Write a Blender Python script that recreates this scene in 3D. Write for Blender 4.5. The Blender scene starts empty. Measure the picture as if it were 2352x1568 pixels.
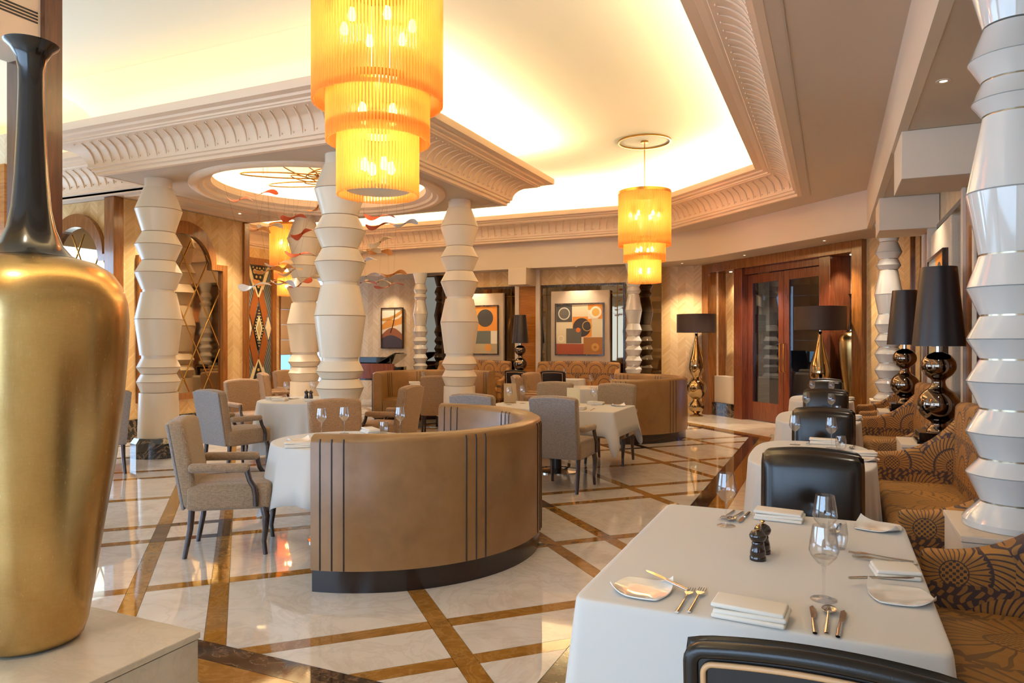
import bpy, bmesh, math, random
from mathutils import Vector, Matrix
R = math.radians
PI = math.pi
sc = bpy.context.scene
COL = sc.collection

# ------------------------------------------------------------------ camera
TH = R(24.2)
cam = bpy.data.cameras.new('camera')
cam.sensor_width = 36.0
cam.lens = 36.0 * 1632 / 2352
cam.clip_start = 0.05
cam.clip_end = 100
camo = bpy.data.objects.new('camera', cam)
COL.objects.link(camo)
camo.location = (0, 0, 1.5)
camo.rotation_euler = (R(90), 0, TH)
sc.camera = camo

# ------------------------------------------------------------------ world, exposure, daylight
w = bpy.data.worlds.new('world')
sc.world = w
w.use_nodes = True
w.node_tree.nodes['Background'].inputs[0].default_value = (0.52, 0.72, 1.0, 1)
w.node_tree.nodes['Background'].inputs[1].default_value = 1.5
sc.view_settings.view_transform = 'Standard'
sc.view_settings.look = 'None'
sc.view_settings.gamma = 1.0
sc.view_settings.use_curve_mapping = False
sc.view_settings.exposure = 0.52
try:
    sc.cycles.use_denoising = True
    sc.cycles.max_bounces = 8
    sc.cycles.diffuse_bounces = 4
    sc.cycles.glossy_bounces = 4
    sc.cycles.transmission_bounces = 6
    sc.cycles.transparent_max_bounces = 12
    sc.cycles.caustics_reflective = False
    sc.cycles.caustics_refractive = False
    sc.cycles.sample_clamp_indirect = 6
except Exception:
    pass


def light(name, kind, loc, energy, color, rot=(0, 0, 0), **kw):
    l = bpy.data.lights.new(name, kind)
    l.energy = energy
    l.color = color
    for k, v in kw.items():
        setattr(l, k, v)
    o = bpy.data.objects.new(name, l)
    COL.objects.link(o)
    o.location = loc
    o.rotation_euler = rot
    return o


DAY = (0.50, 0.72, 1.0)
WARM = (1.0, 0.78, 0.52)
# daylight entering by the window openings (left wall, front wall behind the camera)
light('daylight_left_far', 'AREA', (-12.1, 5.85, 1.75), 85, DAY, (0, R(-90), 0), shape='RECTANGLE', size=2.8, size_y=1.8)
light('daylight_left_near', 'AREA', (-12.1, 0.7, 1.75), 220, DAY, (0, R(-90), 0), shape='RECTANGLE', size=2.8, size_y=6.4)
light('daylight_front', 'AREA', (-5.0, -3.3, 1.75), 290, (0.5, 0.72, 1.0), (R(-90), 0, R(180)), shape='RECTANGLE', size=10.5, size_y=2.8)


# ------------------------------------------------------------------ colour + node helpers
def C(h, a=1.0):
    h = h.lstrip('#')
    r = [int(h[i:i + 2], 16) / 255 for i in (0, 2, 4)]
    return tuple(((c / 12.92) if c <= 0.04045 else ((c + 0.055) / 1.055) ** 2.4) for c in r) + (a,)


class X:
    """tiny expression wrapper that writes Math nodes"""
    nt = None

    def __init__(s, sock):
        s.s = sock

    @staticmethod
    def op(o, *a, clamp=False):
        n = X.nt.nodes.new('ShaderNodeMath')
        n.operation = o
        n.use_clamp = clamp
        for i, v in enumerate(a):
            if isinstance(v, X):
                X.nt.links.new(v.s, n.inputs[i])
            else:
                n.inputs[i].default_value = v
        return X(n.outputs[0])

    def __add__(s, o): return X.op('ADD', s, o)
    __radd__ = __add__
    def __sub__(s, o): return X.op('SUBTRACT', s, o)
    def __rsub__(s, o): return X.op('SUBTRACT', o, s)
    def __mul__(s, o): return X.op('MULTIPLY', s, o)
    __rmul__ = __mul__
    def __truediv__(s, o): return X.op('DIVIDE', s, o)
    def floor(s): return X.op('FLOOR', s)
    def fract(s): return X.op('FRACT', s)
    def sin(s): return X.op('SINE', s)
    def sqrt(s): return X.op('SQRT', s)
    def abs(s): return X.op('ABSOLUTE', s)
    def lt(s, o): return X.op('LESS_THAN', s, o)
    def gt(s, o): return X.op('GREATER_THAN', s, o)
    def ping(s, o): return X.op('PINGPONG', s, o)
    def mod(s, o): return X.op('FLOORED_MODULO', s, o)
    def atan2(s, o): return X.op('ARCTAN2', s, o)
    def max(s, o): return X.op('MAXIMUM', s, o)


class M:
    """material builder"""
    def __init__(s, name, base='#808080', rough=0.5, metal=0.0, **kw):
        s.m = bpy.data.materials.new(name)
        s.m.use_nodes = True
        s.nt = s.m.node_tree
        s.b = s.nt.nodes['Principled BSDF']
        s.out = s.nt.nodes['Material Output']
        s.set('Base Color', C(base) if isinstance(base, str) else base)
        s.set('Roughness', rough)
        s.set('Metallic', metal)
        for k, v in kw.items():
            s.set(k.replace('_', ' '), v)
        s.m.diffuse_color = C(base) if isinstance(base, str) else base

    def set(s, k, v):
        if isinstance(v, X):
            s.nt.links.new(v.s, s.b.inputs[k])
        else:
            s.b.inputs[k].default_value = v

    def n(s, t, **kw):
        nd = s.nt.nodes.new(t)
        for k, v in kw.items():
            setattr(nd, k, v)
        return nd

    def link(s, a, b): s.nt.links.new(a, b)

    def coord(s, which='Object'):
        X.nt = s.nt
        t = s.n('ShaderNodeTexCoord')
        sp = s.n('ShaderNodeSeparateXYZ')
        s.link(t.outputs[which], sp.inputs[0])
        s.vec = t.outputs[which]
        return X(sp.outputs[0]), X(sp.outputs[1]), X(sp.outputs[2])

    def noise(s, scale, detail=3, rough=0.5, vec=None, scl=None, dist=0.0):
        nd = s.n('ShaderNodeTexNoise')
        nd.inputs['Scale'].default_value = scale
        nd.inputs['Detail'].default_value = detail
        nd.inputs['Roughness'].default_value = rough
        nd.inputs['Distortion'].default_value = dist
        v = vec
        if v is None:
            v = s.n('ShaderNodeTexCoord').outputs['Object']
        if scl:
            mp = s.n('ShaderNodeMapping')
            mp.inputs['Scale'].default_value = scl
            s.link(v, mp.inputs[0])
            v = mp.outputs[0]
        s.link(v, nd.inputs['Vector'])
        X.nt = s.nt
        return X(nd.outputs['Fac'])

    def ramp(s, fac, stops, interp='LINEAR'):
        r = s.n('ShaderNodeValToRGB')
        r.color_ramp.interpolation = interp
        el = r.color_ramp.elements
        while len(el) < len(stops):
            el.new(0.5)
        for e, (p, c) in zip(el, stops):
            e.position = p
            e.color = C(c) if isinstance(c, str) else c
        s.link(fac.s if isinstance(fac, X) else fac, r.inputs[0])
        return r.outputs[0]

    def mix(s, f, a, b, blend='MIX'):
        m = s.n('ShaderNodeMix')
        m.data_type = 'RGBA'
        m.blend_type = blend
        for i, v in ((0, f), (6, a), (7, b)):
            if isinstance(v, X):
                s.link(v.s, m.inputs[i])
            elif hasattr(v, 'is_linked'):
                s.link(v, m.inputs[i])
            elif isinstance(v, str):
                m.inputs[i].default_value = C(v)
            else:
                m.inputs[i].default_value = v
        return m.outputs[2]

    def color(s, sock): s.link(sock, s.b.inputs['Base Color'])

    def bump(s, h, strength=0.2, dist=0.01):
        b = s.n('ShaderNodeBump')
        b.inputs['Strength'].default_value = strength
        b.inputs['Distance'].default_value = dist
        s.link(h.s if isinstance(h, X) else h, b.inputs['Height'])
        s.link(b.outputs[0], s.b.inputs['Normal'])


# ------------------------------------------------------------------ materials
MT = {}


def mats():
    def marble(name, cols, vein, vscale=1.6, rough=0.06, vein_amt=0.5):
        m = M(name, cols[0], rough, IOR=1.75)
        nz = m.noise(vscale, 6, 0.6, dist=1.2)
        base = m.ramp(nz, [(0.25, cols[0]), (0.5, cols[1]), (0.75, cols[2])])
        v = m.noise(vscale * 1.7, 8, 0.62, dist=2.2)
        vv = (v - 0.5).abs().lt(0.012)
        soft = X.op('SUBTRACT', 1.0, (v - 0.5).abs() * 22, clamp=True)
        m.color(m.mix(soft * vein_amt, base, vein))
        MT[name] = m.m
    marble('cream_marble', ('#cbc0b6', '#d6cdc4', '#bfb2a5'), '#ab9c8c', 1.1, 0.03, 0.28)
    marble('aisle_marble', ('#d8c6ae', '#e0d2bd', '#cdb89c'), '#b7a184', 1.0, 0.08, 0.3)
    marble('ochre_marble', ('#80551c', '#946526', '#6a4314'), '#b08a50', 3.0, 0.05, 0.4)
    marble('dark_marble', ('#2d1c14', '#3b261b', '#1c110d'), '#8a6b50', 3.0, 0.06, 0.45)
    marble('black_marble', ('#120e0c', '#1f1814', '#080706'), '#9a8468', 2.4, 0.08, 0.55)
    marble('pedestal_stone', ('#b9aa94', '#c4b6a1', '#ad9d86'), '#a08f78', 2.2, 0.3, 0.25)
    MT['grout'] = M('grout', '#8f7f6a', 0.5).m
    MT['plaster'] = M('plaster', '#d6c4ae', 0.75).m
    MT['soffit'] = M('soffit', '#cfbba6', 0.7).m
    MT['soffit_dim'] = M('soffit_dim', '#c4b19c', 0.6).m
    MT['cornice'] = M('cornice', '#e8cdb0', 0.6).m
    MT['ceiling_cream'] = M('ceiling_cream', '#f6efd6', 0.75).m
    MT['dome_cream'] = M('dome_cream', '#f6ead0', 0.6).m

    def herring(name, a, b, w=0.16, per=0.05):
        m = M(name, a, 0.38)
        x, y, z = m.coord('Object')
        col = (x / w).floor()
        zig = x.ping(w)
        t = (z + zig * 0.9) / per
        wn = m.n('ShaderNodeTexWhiteNoise', noise_dimensions='2D')
        cmb = m.n('ShaderNodeCombineXYZ')
        m.link(t.floor().s, cmb.inputs[0])
        m.link(col.s, cmb.inputs[1])
        m.link(cmb.outputs[0], wn.inputs['Vector'])
        rnd = X(wn.outputs[0])
        g = m.noise(14, 3, 0.6, scl=(1, 1, 6))
        par = col.mod(2.0)
        f = rnd * 0.38 + par * 0.22 + g * 0.3
        colr = m.ramp(f, [(0.1, a), (0.85, b)])
        line = t.fract().lt(0.07)
        m.color(m.mix(line * 0.35, colr, '#7d5c36'))
        MT[name] = m.m
    herring('herring', '#e4c48e', '#c69b62')
    herring('herring_pale', '#dcc8a8', '#c4a780')

    def wood(name, a, b, rough=0.2, scl=(9, 9, 0.9), coat=0.4):
        m = M(name, a, rough)
        nz = m.noise(3.2, 5, 0.6, scl=scl, dist=0.6)
        m.color(m.ramp(nz, [(0.3, a), (0.7, b)]))
        m.set('Coat Weight', coat)
        m.set('Coat Roughness', 0.08)
        MT[name] = m.m
    wood('walnut', '#74421a', '#97602c', 0.25)
    wood('amber_wood', '#8c5018', '#b06f28', 0.2, (0.8, 0.8, 9))
    wood('mahogany', '#5c2a18', '#7b4025', 0.18)
    wood('dark_wood', '#2a1a14', '#3b261d', 0.25)
    wood('post_wood', '#3a1c12', '#57301f', 0.3)

    def fabric(name, a, b, sc_=1100, rough=0.85):
        m = M(name, a, rough)
        x, y, z = m.coord('Object')
        wv = ((x + y * 0.6) * sc_).sin() * 0.5 + (z * sc_ * 1.0).sin() * 0.5
        nz = m.noise(60, 3, 0.6, scl=(1, 1, 3))
        f = wv * 0.18 + nz
        m.color(m.ramp(f, [(0.3, a), (0.72, b)]))
        m.bump(wv, 0.25, 0.002)
        m.set('Sheen Weight', 0.25)
        MT[name] = m.m
    fabric('linen', '#776149', '#9c8469')
    fabric('linen_back_daylit', '#757070', '#98918f')  # same linen; bluish window light on the chair backs put into the colour
    fabric('wicker', '#836243', '#a88560', 520)
    fabric('cream_cloth', '#c2ad92', '#cdb9a0', 500)

    def leather(name, a, b, rough, bump=0.06, scale=9):
        m = M(name, a, rough)
        nz = m.noise(scale, 4, 0.6)
        m.color(m.ramp(nz, [(0.35, a), (0.65, b)]))
        fine = m.noise(260, 2, 0.5)
        m.bump(fine, bump, 0.002)
        MT[name] = m.m
    leather('tan_leather', '#7d5b36', '#906c45', 0.30, scale=2.6)
    leather('tan_leather_light', '#b08a5c', '#c09a6c', 0.34, scale=2.6)
    leather('black_leather', '#14100e', '#1d1713', 0.27, 0.10)
    MT['piping_dark'] = M('piping_dark', '#20140e', 0.4).m
    MT['piping_tan'] = M('piping_tan', '#c79a6c', 0.4).m
    MT['plinth'] = M('plinth', '#231611', 0.18).m
    MT['cloth'] = M('cloth', '#cbc7c1', 0.85, Sheen_Weight=0.2).m
    MT['napkin'] = M('napkin', '#e0d8cc', 0.85).m
    MT['porcelain'] = M('porcelain', '#eee8de', 0.08, Coat_Weight=0.6).m
    MT['silver'] = M('silver', '#c9c0b4', 0.16, 1.0).m
    MT['chrome'] = M('chrome', '#c8c4bd', 0.08, 1.0).m
    MT['brass'] = M('brass', '#b98a42', 0.22, 1.0).m
    MT['brass_dark'] = M('brass_dark', '#6b4a1d', 0.3, 1.0).m
    MT['mill_wood'] = M('mill_wood', '#1f0f0c', 0.12, Coat_Weight=0.6).m
    # column finishes
    m = M('column_ivory', '#e0d0b8', 0.34)
    MT['column_ivory'] = m.m
    MT['column_joint'] = M('column_joint', '#8d6d45', 0.5).m
    MT['column_gloss'] = M('column_gloss', '#cfccc6', 0.1, Coat_Weight=0.7, Coat_Roughness=0.05).m
    MT['joint_metal'] = M('joint_metal', '#b6a68c', 0.25, 0.8).m
    # gold leaf
    m = M('gold_leaf', '#c79a4a', 0.33, 1.0)
    n1 = m.noise(3.5, 4, 0.55)
    fine = m.noise(40, 4, 0.7, scl=(1, 1, 5))
    fine2 = m.noise(55, 4, 0.7, scl=(4, 4, 0.7))
    f = n1 * 0.65 + fine * 0.18 + fine2 * 0.17
    m.color(m.ramp(f, [(0.3, '#a98a54'), (0.5, '#bf9f66'), (0.7, '#cfb27e')]))
    m.set('Roughness', fine2 * 0.08 + 0.22)
    m.bump(fine2, 0.015, 0.001)
    MT['gold_leaf'] = m.m
    MT['lacquer'] = M('lacquer', '#0e0704', 0.2, Coat_Weight=0.3, Coat_Roughness=0.08).m
    # mirrors
    MT['mirror'] = M('mirror', '#b9a88e', 0.03, 1.0).m
    MT['mirror_dark'] = M('mirror_dark', '#7d6a54', 0.03, 1.0).m
    MT['black_chrome'] = M('black_chrome', '#77675a', 0.03, 1.0).m
    MT['mercury_gold'] = M('mercury_gold', '#a98f69', 0.05, 1.0).m
    MT['granite'] = M('granite', '#0d0b0a', 0.1).m
    m = M('shade_plum', '#1d171b', 0.34)
    MT['shade_plum'] = m.m
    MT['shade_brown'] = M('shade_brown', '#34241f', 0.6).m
    MT['shade_inner'] = M('shade_inner', '#c9a878', 0.6).m
    MT['blind'] = M('blind', '#b49776', 0.8).m
    MT['black'] = M('black', '#0a0908', 0.4).m
    MT['piano'] = M('piano', '#080a10', 0.06, Coat_Weight=0.8).m
    MT['grille'] = M('grille', '#5b4a3a', 0.5).m

    # glass (thin, architectural): transparent + fresnel gloss
    def thin_glass(name, tint, ior=1.5, edge=(0.6, 0.65, 0.7, 1), gl=0.9):
        m = M(name, '#ffffff', 0.0)
        tr = m.n('ShaderNodeBsdfTransparent')
        gl_ = m.n('ShaderNodeBsdfGlossy')
        gl_.inputs['Roughness'].default_value = 0.01
        lw = m.n('ShaderNodeLayerWeight')
        lw.inputs['Blend'].default_value = 0.25
        X.nt = m.nt
        fc = X(lw.outputs['Facing'])
        fr_ = X.op('POWER', fc, 2.2) * gl + 0.09
        mc = m.mix(X.op('POWER', fc, 3.5), tint, edge)
        m.link(mc, tr.inputs[0])
        ms = m.n('ShaderNodeMixShader')
        m.link(fr_.s, ms.inputs[0])
        m.link(tr.outputs[0], ms.inputs[1])
        m.link(gl_.outputs[0], ms.inputs[2])
        m.link(ms.outputs[0], m.out.inputs[0])
        MT[name] = m.m
    thin_glass('clear_glass', (0.985, 0.99, 0.995, 1), edge=(0.50, 0.54, 0.60, 1))
    thin_glass('door_glass', (0.62, 0.66, 0.72, 1), 1.7, (0.4, 0.45, 0.5, 1))
    thin_glass('window_glass', (0.95, 0.97, 1, 1))
    # amber glass rods lit from inside
    m = M('amber_rod', '#f0a030', 0.2)
    tl = m.n('ShaderNodeBsdfTranslucent')
    tl.inputs[0].default_value = (1.0, 0.52, 0.17, 1)
    tr = m.n('ShaderNodeBsdfTransparent')
    tr.inputs[0].default_value = (1.0, 0.84, 0.55, 1)
    df = m.n('ShaderNodeBsdfDiffuse')
    df.inputs[0].default_value = (0.95, 0.58, 0.18, 1)
    gs = m.n('ShaderNodeBsdfGlossy')
    gs.inputs['Roughness'].default_value = 0.15
    a1 = m.n('ShaderNodeMixShader'); a1.inputs[0].default_value = 0.32
    m.link(tl.outputs[0], a1.inputs[1]); m.link(tr.outputs[0], a1.inputs[2])
    a2 = m.n('ShaderNodeMixShader'); a2.inputs[0].default_value = 0.12
    m.link(a1.outputs[0], a2.inputs[1]); m.link(df.outputs[0], a2.inputs[2])
    a3 = m.n('ShaderNodeMixShader'); a3.inputs[0].default_value = 0.05
    m.link(a2.outputs[0], a3.inputs[1]); m.link(gs.outputs[0], a3.inputs[2])
    m.link(a3.outputs[0], m.out.inputs[0])
    MT['amber_rod'] = m.m
    for nm, c in (('petal_red', '#b8431c'), ('petal_orange', '#d98a3a'), ('petal_cream', '#e2c79a'), ('petal_white', '#d8dce2')):
        MT[nm] = M(nm, c, 0.35).m

    def emit(name, col, st):
        m = M(name, '#000000', 0.5)
        e = m.n('ShaderNodeEmission')
        e.inputs[0].default_value = col
        e.inputs[1].default_value = st
        m.link(e.outputs[0], m.out.inputs[0])
        MT[name] = m.m
    emit('cove_light', (1.0, 0.80, 0.50, 1), 38)
    emit('cove_light_low', (1.0, 0.76, 0.42, 1), 4.5)
    emit('dome_light', (1.0, 0.82, 0.55, 1), 26)
    emit('bulb', (1.0, 0.72, 0.36, 1), 40)
    emit('downlight', (1.0, 0.84, 0.6, 1), 4)
    emit('sky_pane', (0.32, 0.62, 0.9, 1), 1.1)
    emit('dim_sky', (0.16, 0.45, 0.85, 1), 5.0)

    # sofa: shell fans, gold on plum
    def fan(name, axes, dark='#4d3a35', gold='#bd8640', mid='#94642c', sx=0.40, sy=0.28, wavy=False):
        m = M(name, gold, 0.75)
        xyz = m.coord('Object')
        a, b = xyz[axes[0]], xyz[axes[1]]
        if wavy:
            nz = m.noise(2.2, 2, 0.5)
            a = a + nz * 0.25
            b = b * 0.8 + nz * 0.2
        row = (b / sy).floor()
        p = ((a / sx + row * 0.5).fract() - 0.5) * (sx / sy)
        q = (b / sy).fract() - 0.14
        r = (p * p + q * q).sqrt()
        th = p.atan2(q)
        pet = (th * 30.0).sin()
        leaf = (th * 44.0 + r * 40.0).sin()
        core = r.lt(0.17)
        seeds = ((a * 260.0).sin() * (b * 260.0).sin()).gt(-0.1)
        ring1 = (r + pet * 0.02).lt(0.43) * (r.gt(0.185))
        ring2 = (r.lt(0.74)) * (r.gt(0.475))
        f = core * seeds + ring1 * pet.gt(-0.72) + ring2 * leaf.gt(-0.62)
        bg = ((a * 150.0 + (b * 60.0).sin() * 2.2).sin() * ((b * 95.0 + (a * 40.0).sin() * 1.5).sin())).gt(0.12)
        f = f + bg * (1.0 - X.op('MINIMUM', core + ring1 + ring2 + r.lt(0.48), 1.0)) * 0.75
        nz2 = m.noise(30, 3, 0.6)
        g = m.mix(nz2, mid, gold)
        m.color(m.mix(X.op('MINIMUM', f, 1.0), dark, g))
        m.bump(f, 0.25, 0.004)
        MT[name] = m.m
    fan('fan_xz', (0, 2))
    fan('fan_yz', (1, 2))
    fan('fan_xy', (0, 1), '#7b5a34', '#b08040', '#94682f', 0.5, 0.62, True)
    # grey ribbed silk for the inlay panel
    m = M('ribbed_grey', '#4c5253', 0.5)
    x, y, z = m.coord('Object')
    st = ((x * 0.9 + z * 0.35) * 120).sin()
    m.color(m.ramp(st * 0.5 + 0.5, [(0.2, '#3a3f40'), (0.8, '#767a76')]))
    MT['ribbed_grey'] = m.m


mats()


# ------------------------------------------------------------------ mesh builder
class MB:
    def __init__(s):
        s.v = []
        s.f = []

    def add(s, verts, faces, mat=None):
        o = len(s.v)
        if mat is not None:
            verts = [mat @ Vector(p) for p in verts]
        s.v += [tuple(p) for p in verts]
        s.f += [tuple(i + o for i in f) for f in faces]
        return s

    def merge(s, mb, mat=None):
        return s.add(mb.v, mb.f, mat)

    def box(s, x0, y0, z0, x1, y1, z1):
        v = [(x0, y0, z0), (x1, y0, z0), (x1, y1, z0), (x0, y1, z0), (x0, y0, z1), (x1, y0, z1), (x1, y1, z1), (x0, y1, z1)]
        return s.add(v, [(0, 3, 2, 1), (4, 5, 6, 7), (0, 1, 5, 4), (1, 2, 6, 5), (2, 3, 7, 6), (3, 0, 4, 7)])

    def rbox(s, c, size, r, n=3, fn=None, sub=(0, 0, 0)):
        """rounded box: cube grid pushed onto a rounded shell; fn optionally bends the points"""
        hx, hy, hz = [k / 2 for k in size]
        r = min(r, hx, hy, hz)

        def par(h, m=0):
            out = []
            for i in range(n + 1):
                a = (1 - i / n) * PI / 4
                out.append((-(h - r), -math.tan(a)))
            for i in range(1, m + 1):
                out.append((-(h - r) + 2 * (h - r) * i / (m + 1), 0.0))
            for i in range(n + 1):
                a = (i / n) * PI / 4
                out.append(((h - r), math.tan(a)))
            return out
        idx = {}
        px, py, pz = par(hx, sub[0]), par(hy, sub[1]), par(hz, sub[2])
        LX, LY, LZ = len(px) - 1, len(py) - 1, len(pz) - 1

        def vid(i, j, k):
            key = (i, j, k)
            if key not in idx:
                b = Vector((px[i][0], py[j][0], pz[k][0]))
                d = Vector((px[i][1], py[j][1], pz[k][1]))
                d.normalize()
                p = b + d * r + Vector(c)
                if fn:
                    p = Vector(fn(p))
                idx[key] = len(vs)
                vs.append(p)
            return idx[key]
        vs = []
        fs = []
        for i in range(LX):
            for j in range(LY):
                fs.append((vid(i, j, 0), vid(i, j + 1, 0), vid(i + 1, j + 1, 0), vid(i + 1, j, 0)))
                fs.append((vid(i, j, LZ), vid(i + 1, j, LZ), vid(i + 1, j + 1, LZ), vid(i, j + 1, LZ)))
            for j in range(LZ):
                fs.append((vid(i, 0, j), vid(i + 1, 0, j), vid(i + 1, 0, j + 1), vid(i, 0, j + 1)))
                fs.append((vid(i, LY, j), vid(i, LY, j + 1), vid(i + 1, LY, j + 1), vid(i + 1, LY, j)))
        for i in range(LY):
            for j in range(LZ):
                fs.append((vid(0, i, j), vid(0, i, j + 1), vid(0, i + 1, j + 1), vid(0, i + 1, j)))
                fs.append((vid(LX, i, j), vid(LX, i + 1, j), vid(LX, i + 1, j + 1), vid(LX, i, j + 1)))
        return s.add(vs, fs)

    def lathe(s, prof, seg=32, c=(0, 0, 0), cap0=True, cap1=True, a0=0.0):
        vs, fs = [], []
        for (r, z) in prof:
            for k in range(seg):
                a = a0 + 2 * PI * k / seg
                vs.append((c[0] + r * math.cos(a), c[1] + r * math.sin(a), c[2] + z))
        for i in range(len(prof) - 1):
            for k in range(seg):
                k2 = (k + 1) % seg
                fs.append((i * seg + k, i * seg + k2, (i + 1) * seg + k2, (i + 1) * seg + k))
        if cap0 and prof[0][0] > 1e-5:
            fs.append(tuple(reversed(range(seg))))
        if cap1 and prof[-1][0] > 1e-5:
            o = (len(prof) - 1) * seg
            fs.append(tuple(range(o, o + seg)))
        return s.add(vs, fs)

    def tube(s, pts, rad, seg=8, closed=False, flat=None):
        pts = [Vector(p) for p in pts]
        n = len(pts)
        vs, fs = [], []
        up = None
        for i, p in enumerate(pts):
            if closed:
                t = pts[(i + 1) % n] - pts[i - 1]
            else:
                t = pts[min(i + 1, n - 1)] - pts[max(i - 1, 0)]
            t.normalize()
            if up is None:
                up = Vector((0, 0, 1)) if abs(t.z) < 0.9 else Vector((1, 0, 0))
            a = t.cross(up)
            if a.length < 1e-6:
                a = t.orthogonal()
            a.normalize()
            b = a.cross(t)
            b.normalize()
            up = b
            r = rad[i] if isinstance(rad, (list, tuple)) else rad
            for k in range(seg):
                an = 2 * PI * (k + 0.5) / seg
                f2 = flat if flat else 1.0
                vs.append(p + a * (r * math.cos(an)) + b * (r * f2 * math.sin(an)))
        m = n if closed else n - 1
        for i in range(m):
            j = (i + 1) % n
            for k in range(seg):
                k2 = (k + 1) % seg
                fs.append((i * seg + k, i * seg + k2, j * seg + k2, j * seg + k))
        if not closed:
            fs.append(tuple(reversed(range(seg))))
            fs.append(tuple(range((n - 1) * seg, n * seg)))
        return s.add(vs, fs)

    def prism(s, poly, z0, z1, mat=None):
        n = len(poly)
        ar = sum(poly[i][0] * poly[(i + 1) % n][1] - poly[(i + 1) % n][0] * poly[i][1] for i in range(n))
        if ar < 0:
            poly = list(reversed(poly))
        vs = [(x, y, z0) for x, y in poly] + [(x, y, z1) for x, y in poly]
        fs = [tuple(reversed(range(n))), tuple(range(n, 2 * n))]
        for i in range(n):
            j = (i + 1) % n
            fs.append((i, j, n + j, n + i))
        return s.add(vs, fs, mat)

    def wallprism(s, poly, y0, y1):
        """poly in the x-z plane, thickness along y"""
        return s.prism(poly, -y1, -y0, Matrix(((1, 0, 0, 0), (0, 0, -1, 0), (0, 1, 0, 0), (0, 0, 0, 1))))

    def ringprism(s, outer, inner, y0, y1):
        """frame between two x-z loops of equal count (front at y0)"""
        n = len(outer)
        vs = [(x, y0, z) for x, z in outer] + [(x, y0, z) for x, z in inner] + [(x, y1, z) for x, z in outer] + [(x, y1, z) for x, z in inner]
        fs = []
        for i in range(n):
            j = (i + 1) % n
            fs += [(i, j, n + j, n + i), (2 * n + j, 2 * n + i, 3 * n + i, 3 * n + j),
                   (j, i, 2 * n + i, 2 * n + j), (n + i, n + j, 3 * n + j, 3 * n + i)]
        return s.add(vs, fs)

    def sweep(s, prof, path, closed=False, cap=True):
        """prof: (offset, z) with offset to the LEFT of the walking direction; path: xy"""
        n = len(path)
        P = [Vector(p) for p in path]
        vs, fs = [], []
        for i in range(n):
            if closed:
                d0 = (P[i] - P[i - 1]).normalized()
                d1 = (P[(i + 1) % n] - P[i]).normalized()
            else:
                d0 = (P[i] - P[i - 1]).normalized() if i > 0 else (P[1] - P[0]).normalized()
                d1 = (P[i + 1] - P[i]).normalized() if i < n - 1 else d0
            n0 = Vector((-d0.y, d0.x))
            n1 = Vector((-d1.y, d1.x))
            m = n0 + n1
            m = m / max(1e-6, m.dot(n0))
            for (o, z) in prof:
                q = P[i] + m * o
                vs.append((q.x, q.y, z))
        k = len(prof)
        cnt = n if closed else n - 1
        for i in range(cnt):
            j = (i + 1) % n
            for a in range(k):
                b = (a + 1) % k
                fs.append((i * k + a, j * k + a, j * k + b, i * k + b))
        if not closed and cap:
            fs.append(tuple(reversed(range(k))))
            fs.append(tuple(range((n - 1) * k, n * k)))
        return s.add(vs, fs)


def obj(name, mb, mat, parent=None, smooth=None, bevel=None, label=None, kind=None, loc=None, rotz=None, fixn=True):
    me = bpy.data.meshes.new(name)
    me.from_pydata(mb.v, [], mb.f)
    if fixn or bevel:
        bm = bmesh.new()
        bm.from_mesh(me)
        if bevel:
            es = [e for e in bm.edges if len(e.link_faces) == 2 and e.calc_face_angle(0) > R(35)]
            bmesh.ops.bevel(bm, geom=es, offset=bevel, segments=2, affect='EDGES', profile=0.6)
        bmesh.ops.recalc_face_normals(bm, faces=bm.faces)
        bm.to_mesh(me)
        bm.free()
    if smooth:
        me.polygons.foreach_set('use_smooth', [True] * len(me.polygons))
        try:
            me.set_sharp_from_angle(angle=R(smooth))
        except Exception:
            pass
    me.materials.append(MT[mat] if isinstance(mat, str) else mat)
    o = bpy.data.objects.new(name, me)
    COL.objects.link(o)
    if parent:
        o.parent = parent
    if label:
        o['label'] = label
    if kind:
        o['kind'] = kind
    if loc:
        o.location = loc
    if rotz is not None:
        o.rotation_euler = (0, 0, rotz)
    return o


def tag(o, label, cat, group=None):
    o['label'] = label
    o['category'] = cat
    if group:
        o['group'] = group
    return o


def thing(name, label, cat, loc=(0, 0, 0), rotz=0.0, group=None):
    o = bpy.data.objects.new(name, None)
    o.empty_display_size = 0.1
    COL.objects.link(o)
    o.location = loc
    o.rotation_euler = (0, 0, rotz)
    return tag(o, label, cat, group)


def struct(name, mb, mat, label=None, **kw):
    o = obj(name, mb, mat, **kw)
    o['kind'] = 'structure'
    if label:
        o['label'] = label
    return o


def sempty(name, loc, rotz=0.0, label=None):
    o = bpy.data.objects.new(name, None)
    COL.objects.link(o)
    o.location = loc
    o.rotation_euler = (0, 0, rotz)
    o['kind'] = 'structure'
    if label:
        o['label'] = label
    return o


KIDS = {}


def _copy(o, parent):
    c = o.copy()
    COL.objects.link(c)
    c.parent = parent
    for ch in o.children:
        _copy(ch, c)
    return c


def clone(root, loc, rotz, label, group=None):
    c = _copy(root, None)
    c.location = loc
    c.rotation_euler = (0, 0, rotz)
    c['label'] = label
    if group:
        c['group'] = group
    return c


class Proto:
    """build a thing once, copy it afterwards"""
    def __init__(s, fn):
        s.fn = fn
        s.root = None

    def __call__(s, loc, rotz, label, group=None):
        if s.root is None:
            s.root = s.fn()
            s.root.location = loc
            s.root.rotation_euler = (0, 0, rotz)
            s.root['label'] = label
            if group:
                s.root['group'] = group
            return s.root
        bpy.context.view_layer.update()
        return clone(s.root, loc, rotz, label, group)


def arc(cx, cy, r, a0, a1, n):
    return [(cx + r * math.cos(a0 + (a1 - a0) * i / n), cy + r * math.sin(a0 + (a1 - a0) * i / n)) for i in range(n + 1)]


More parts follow.
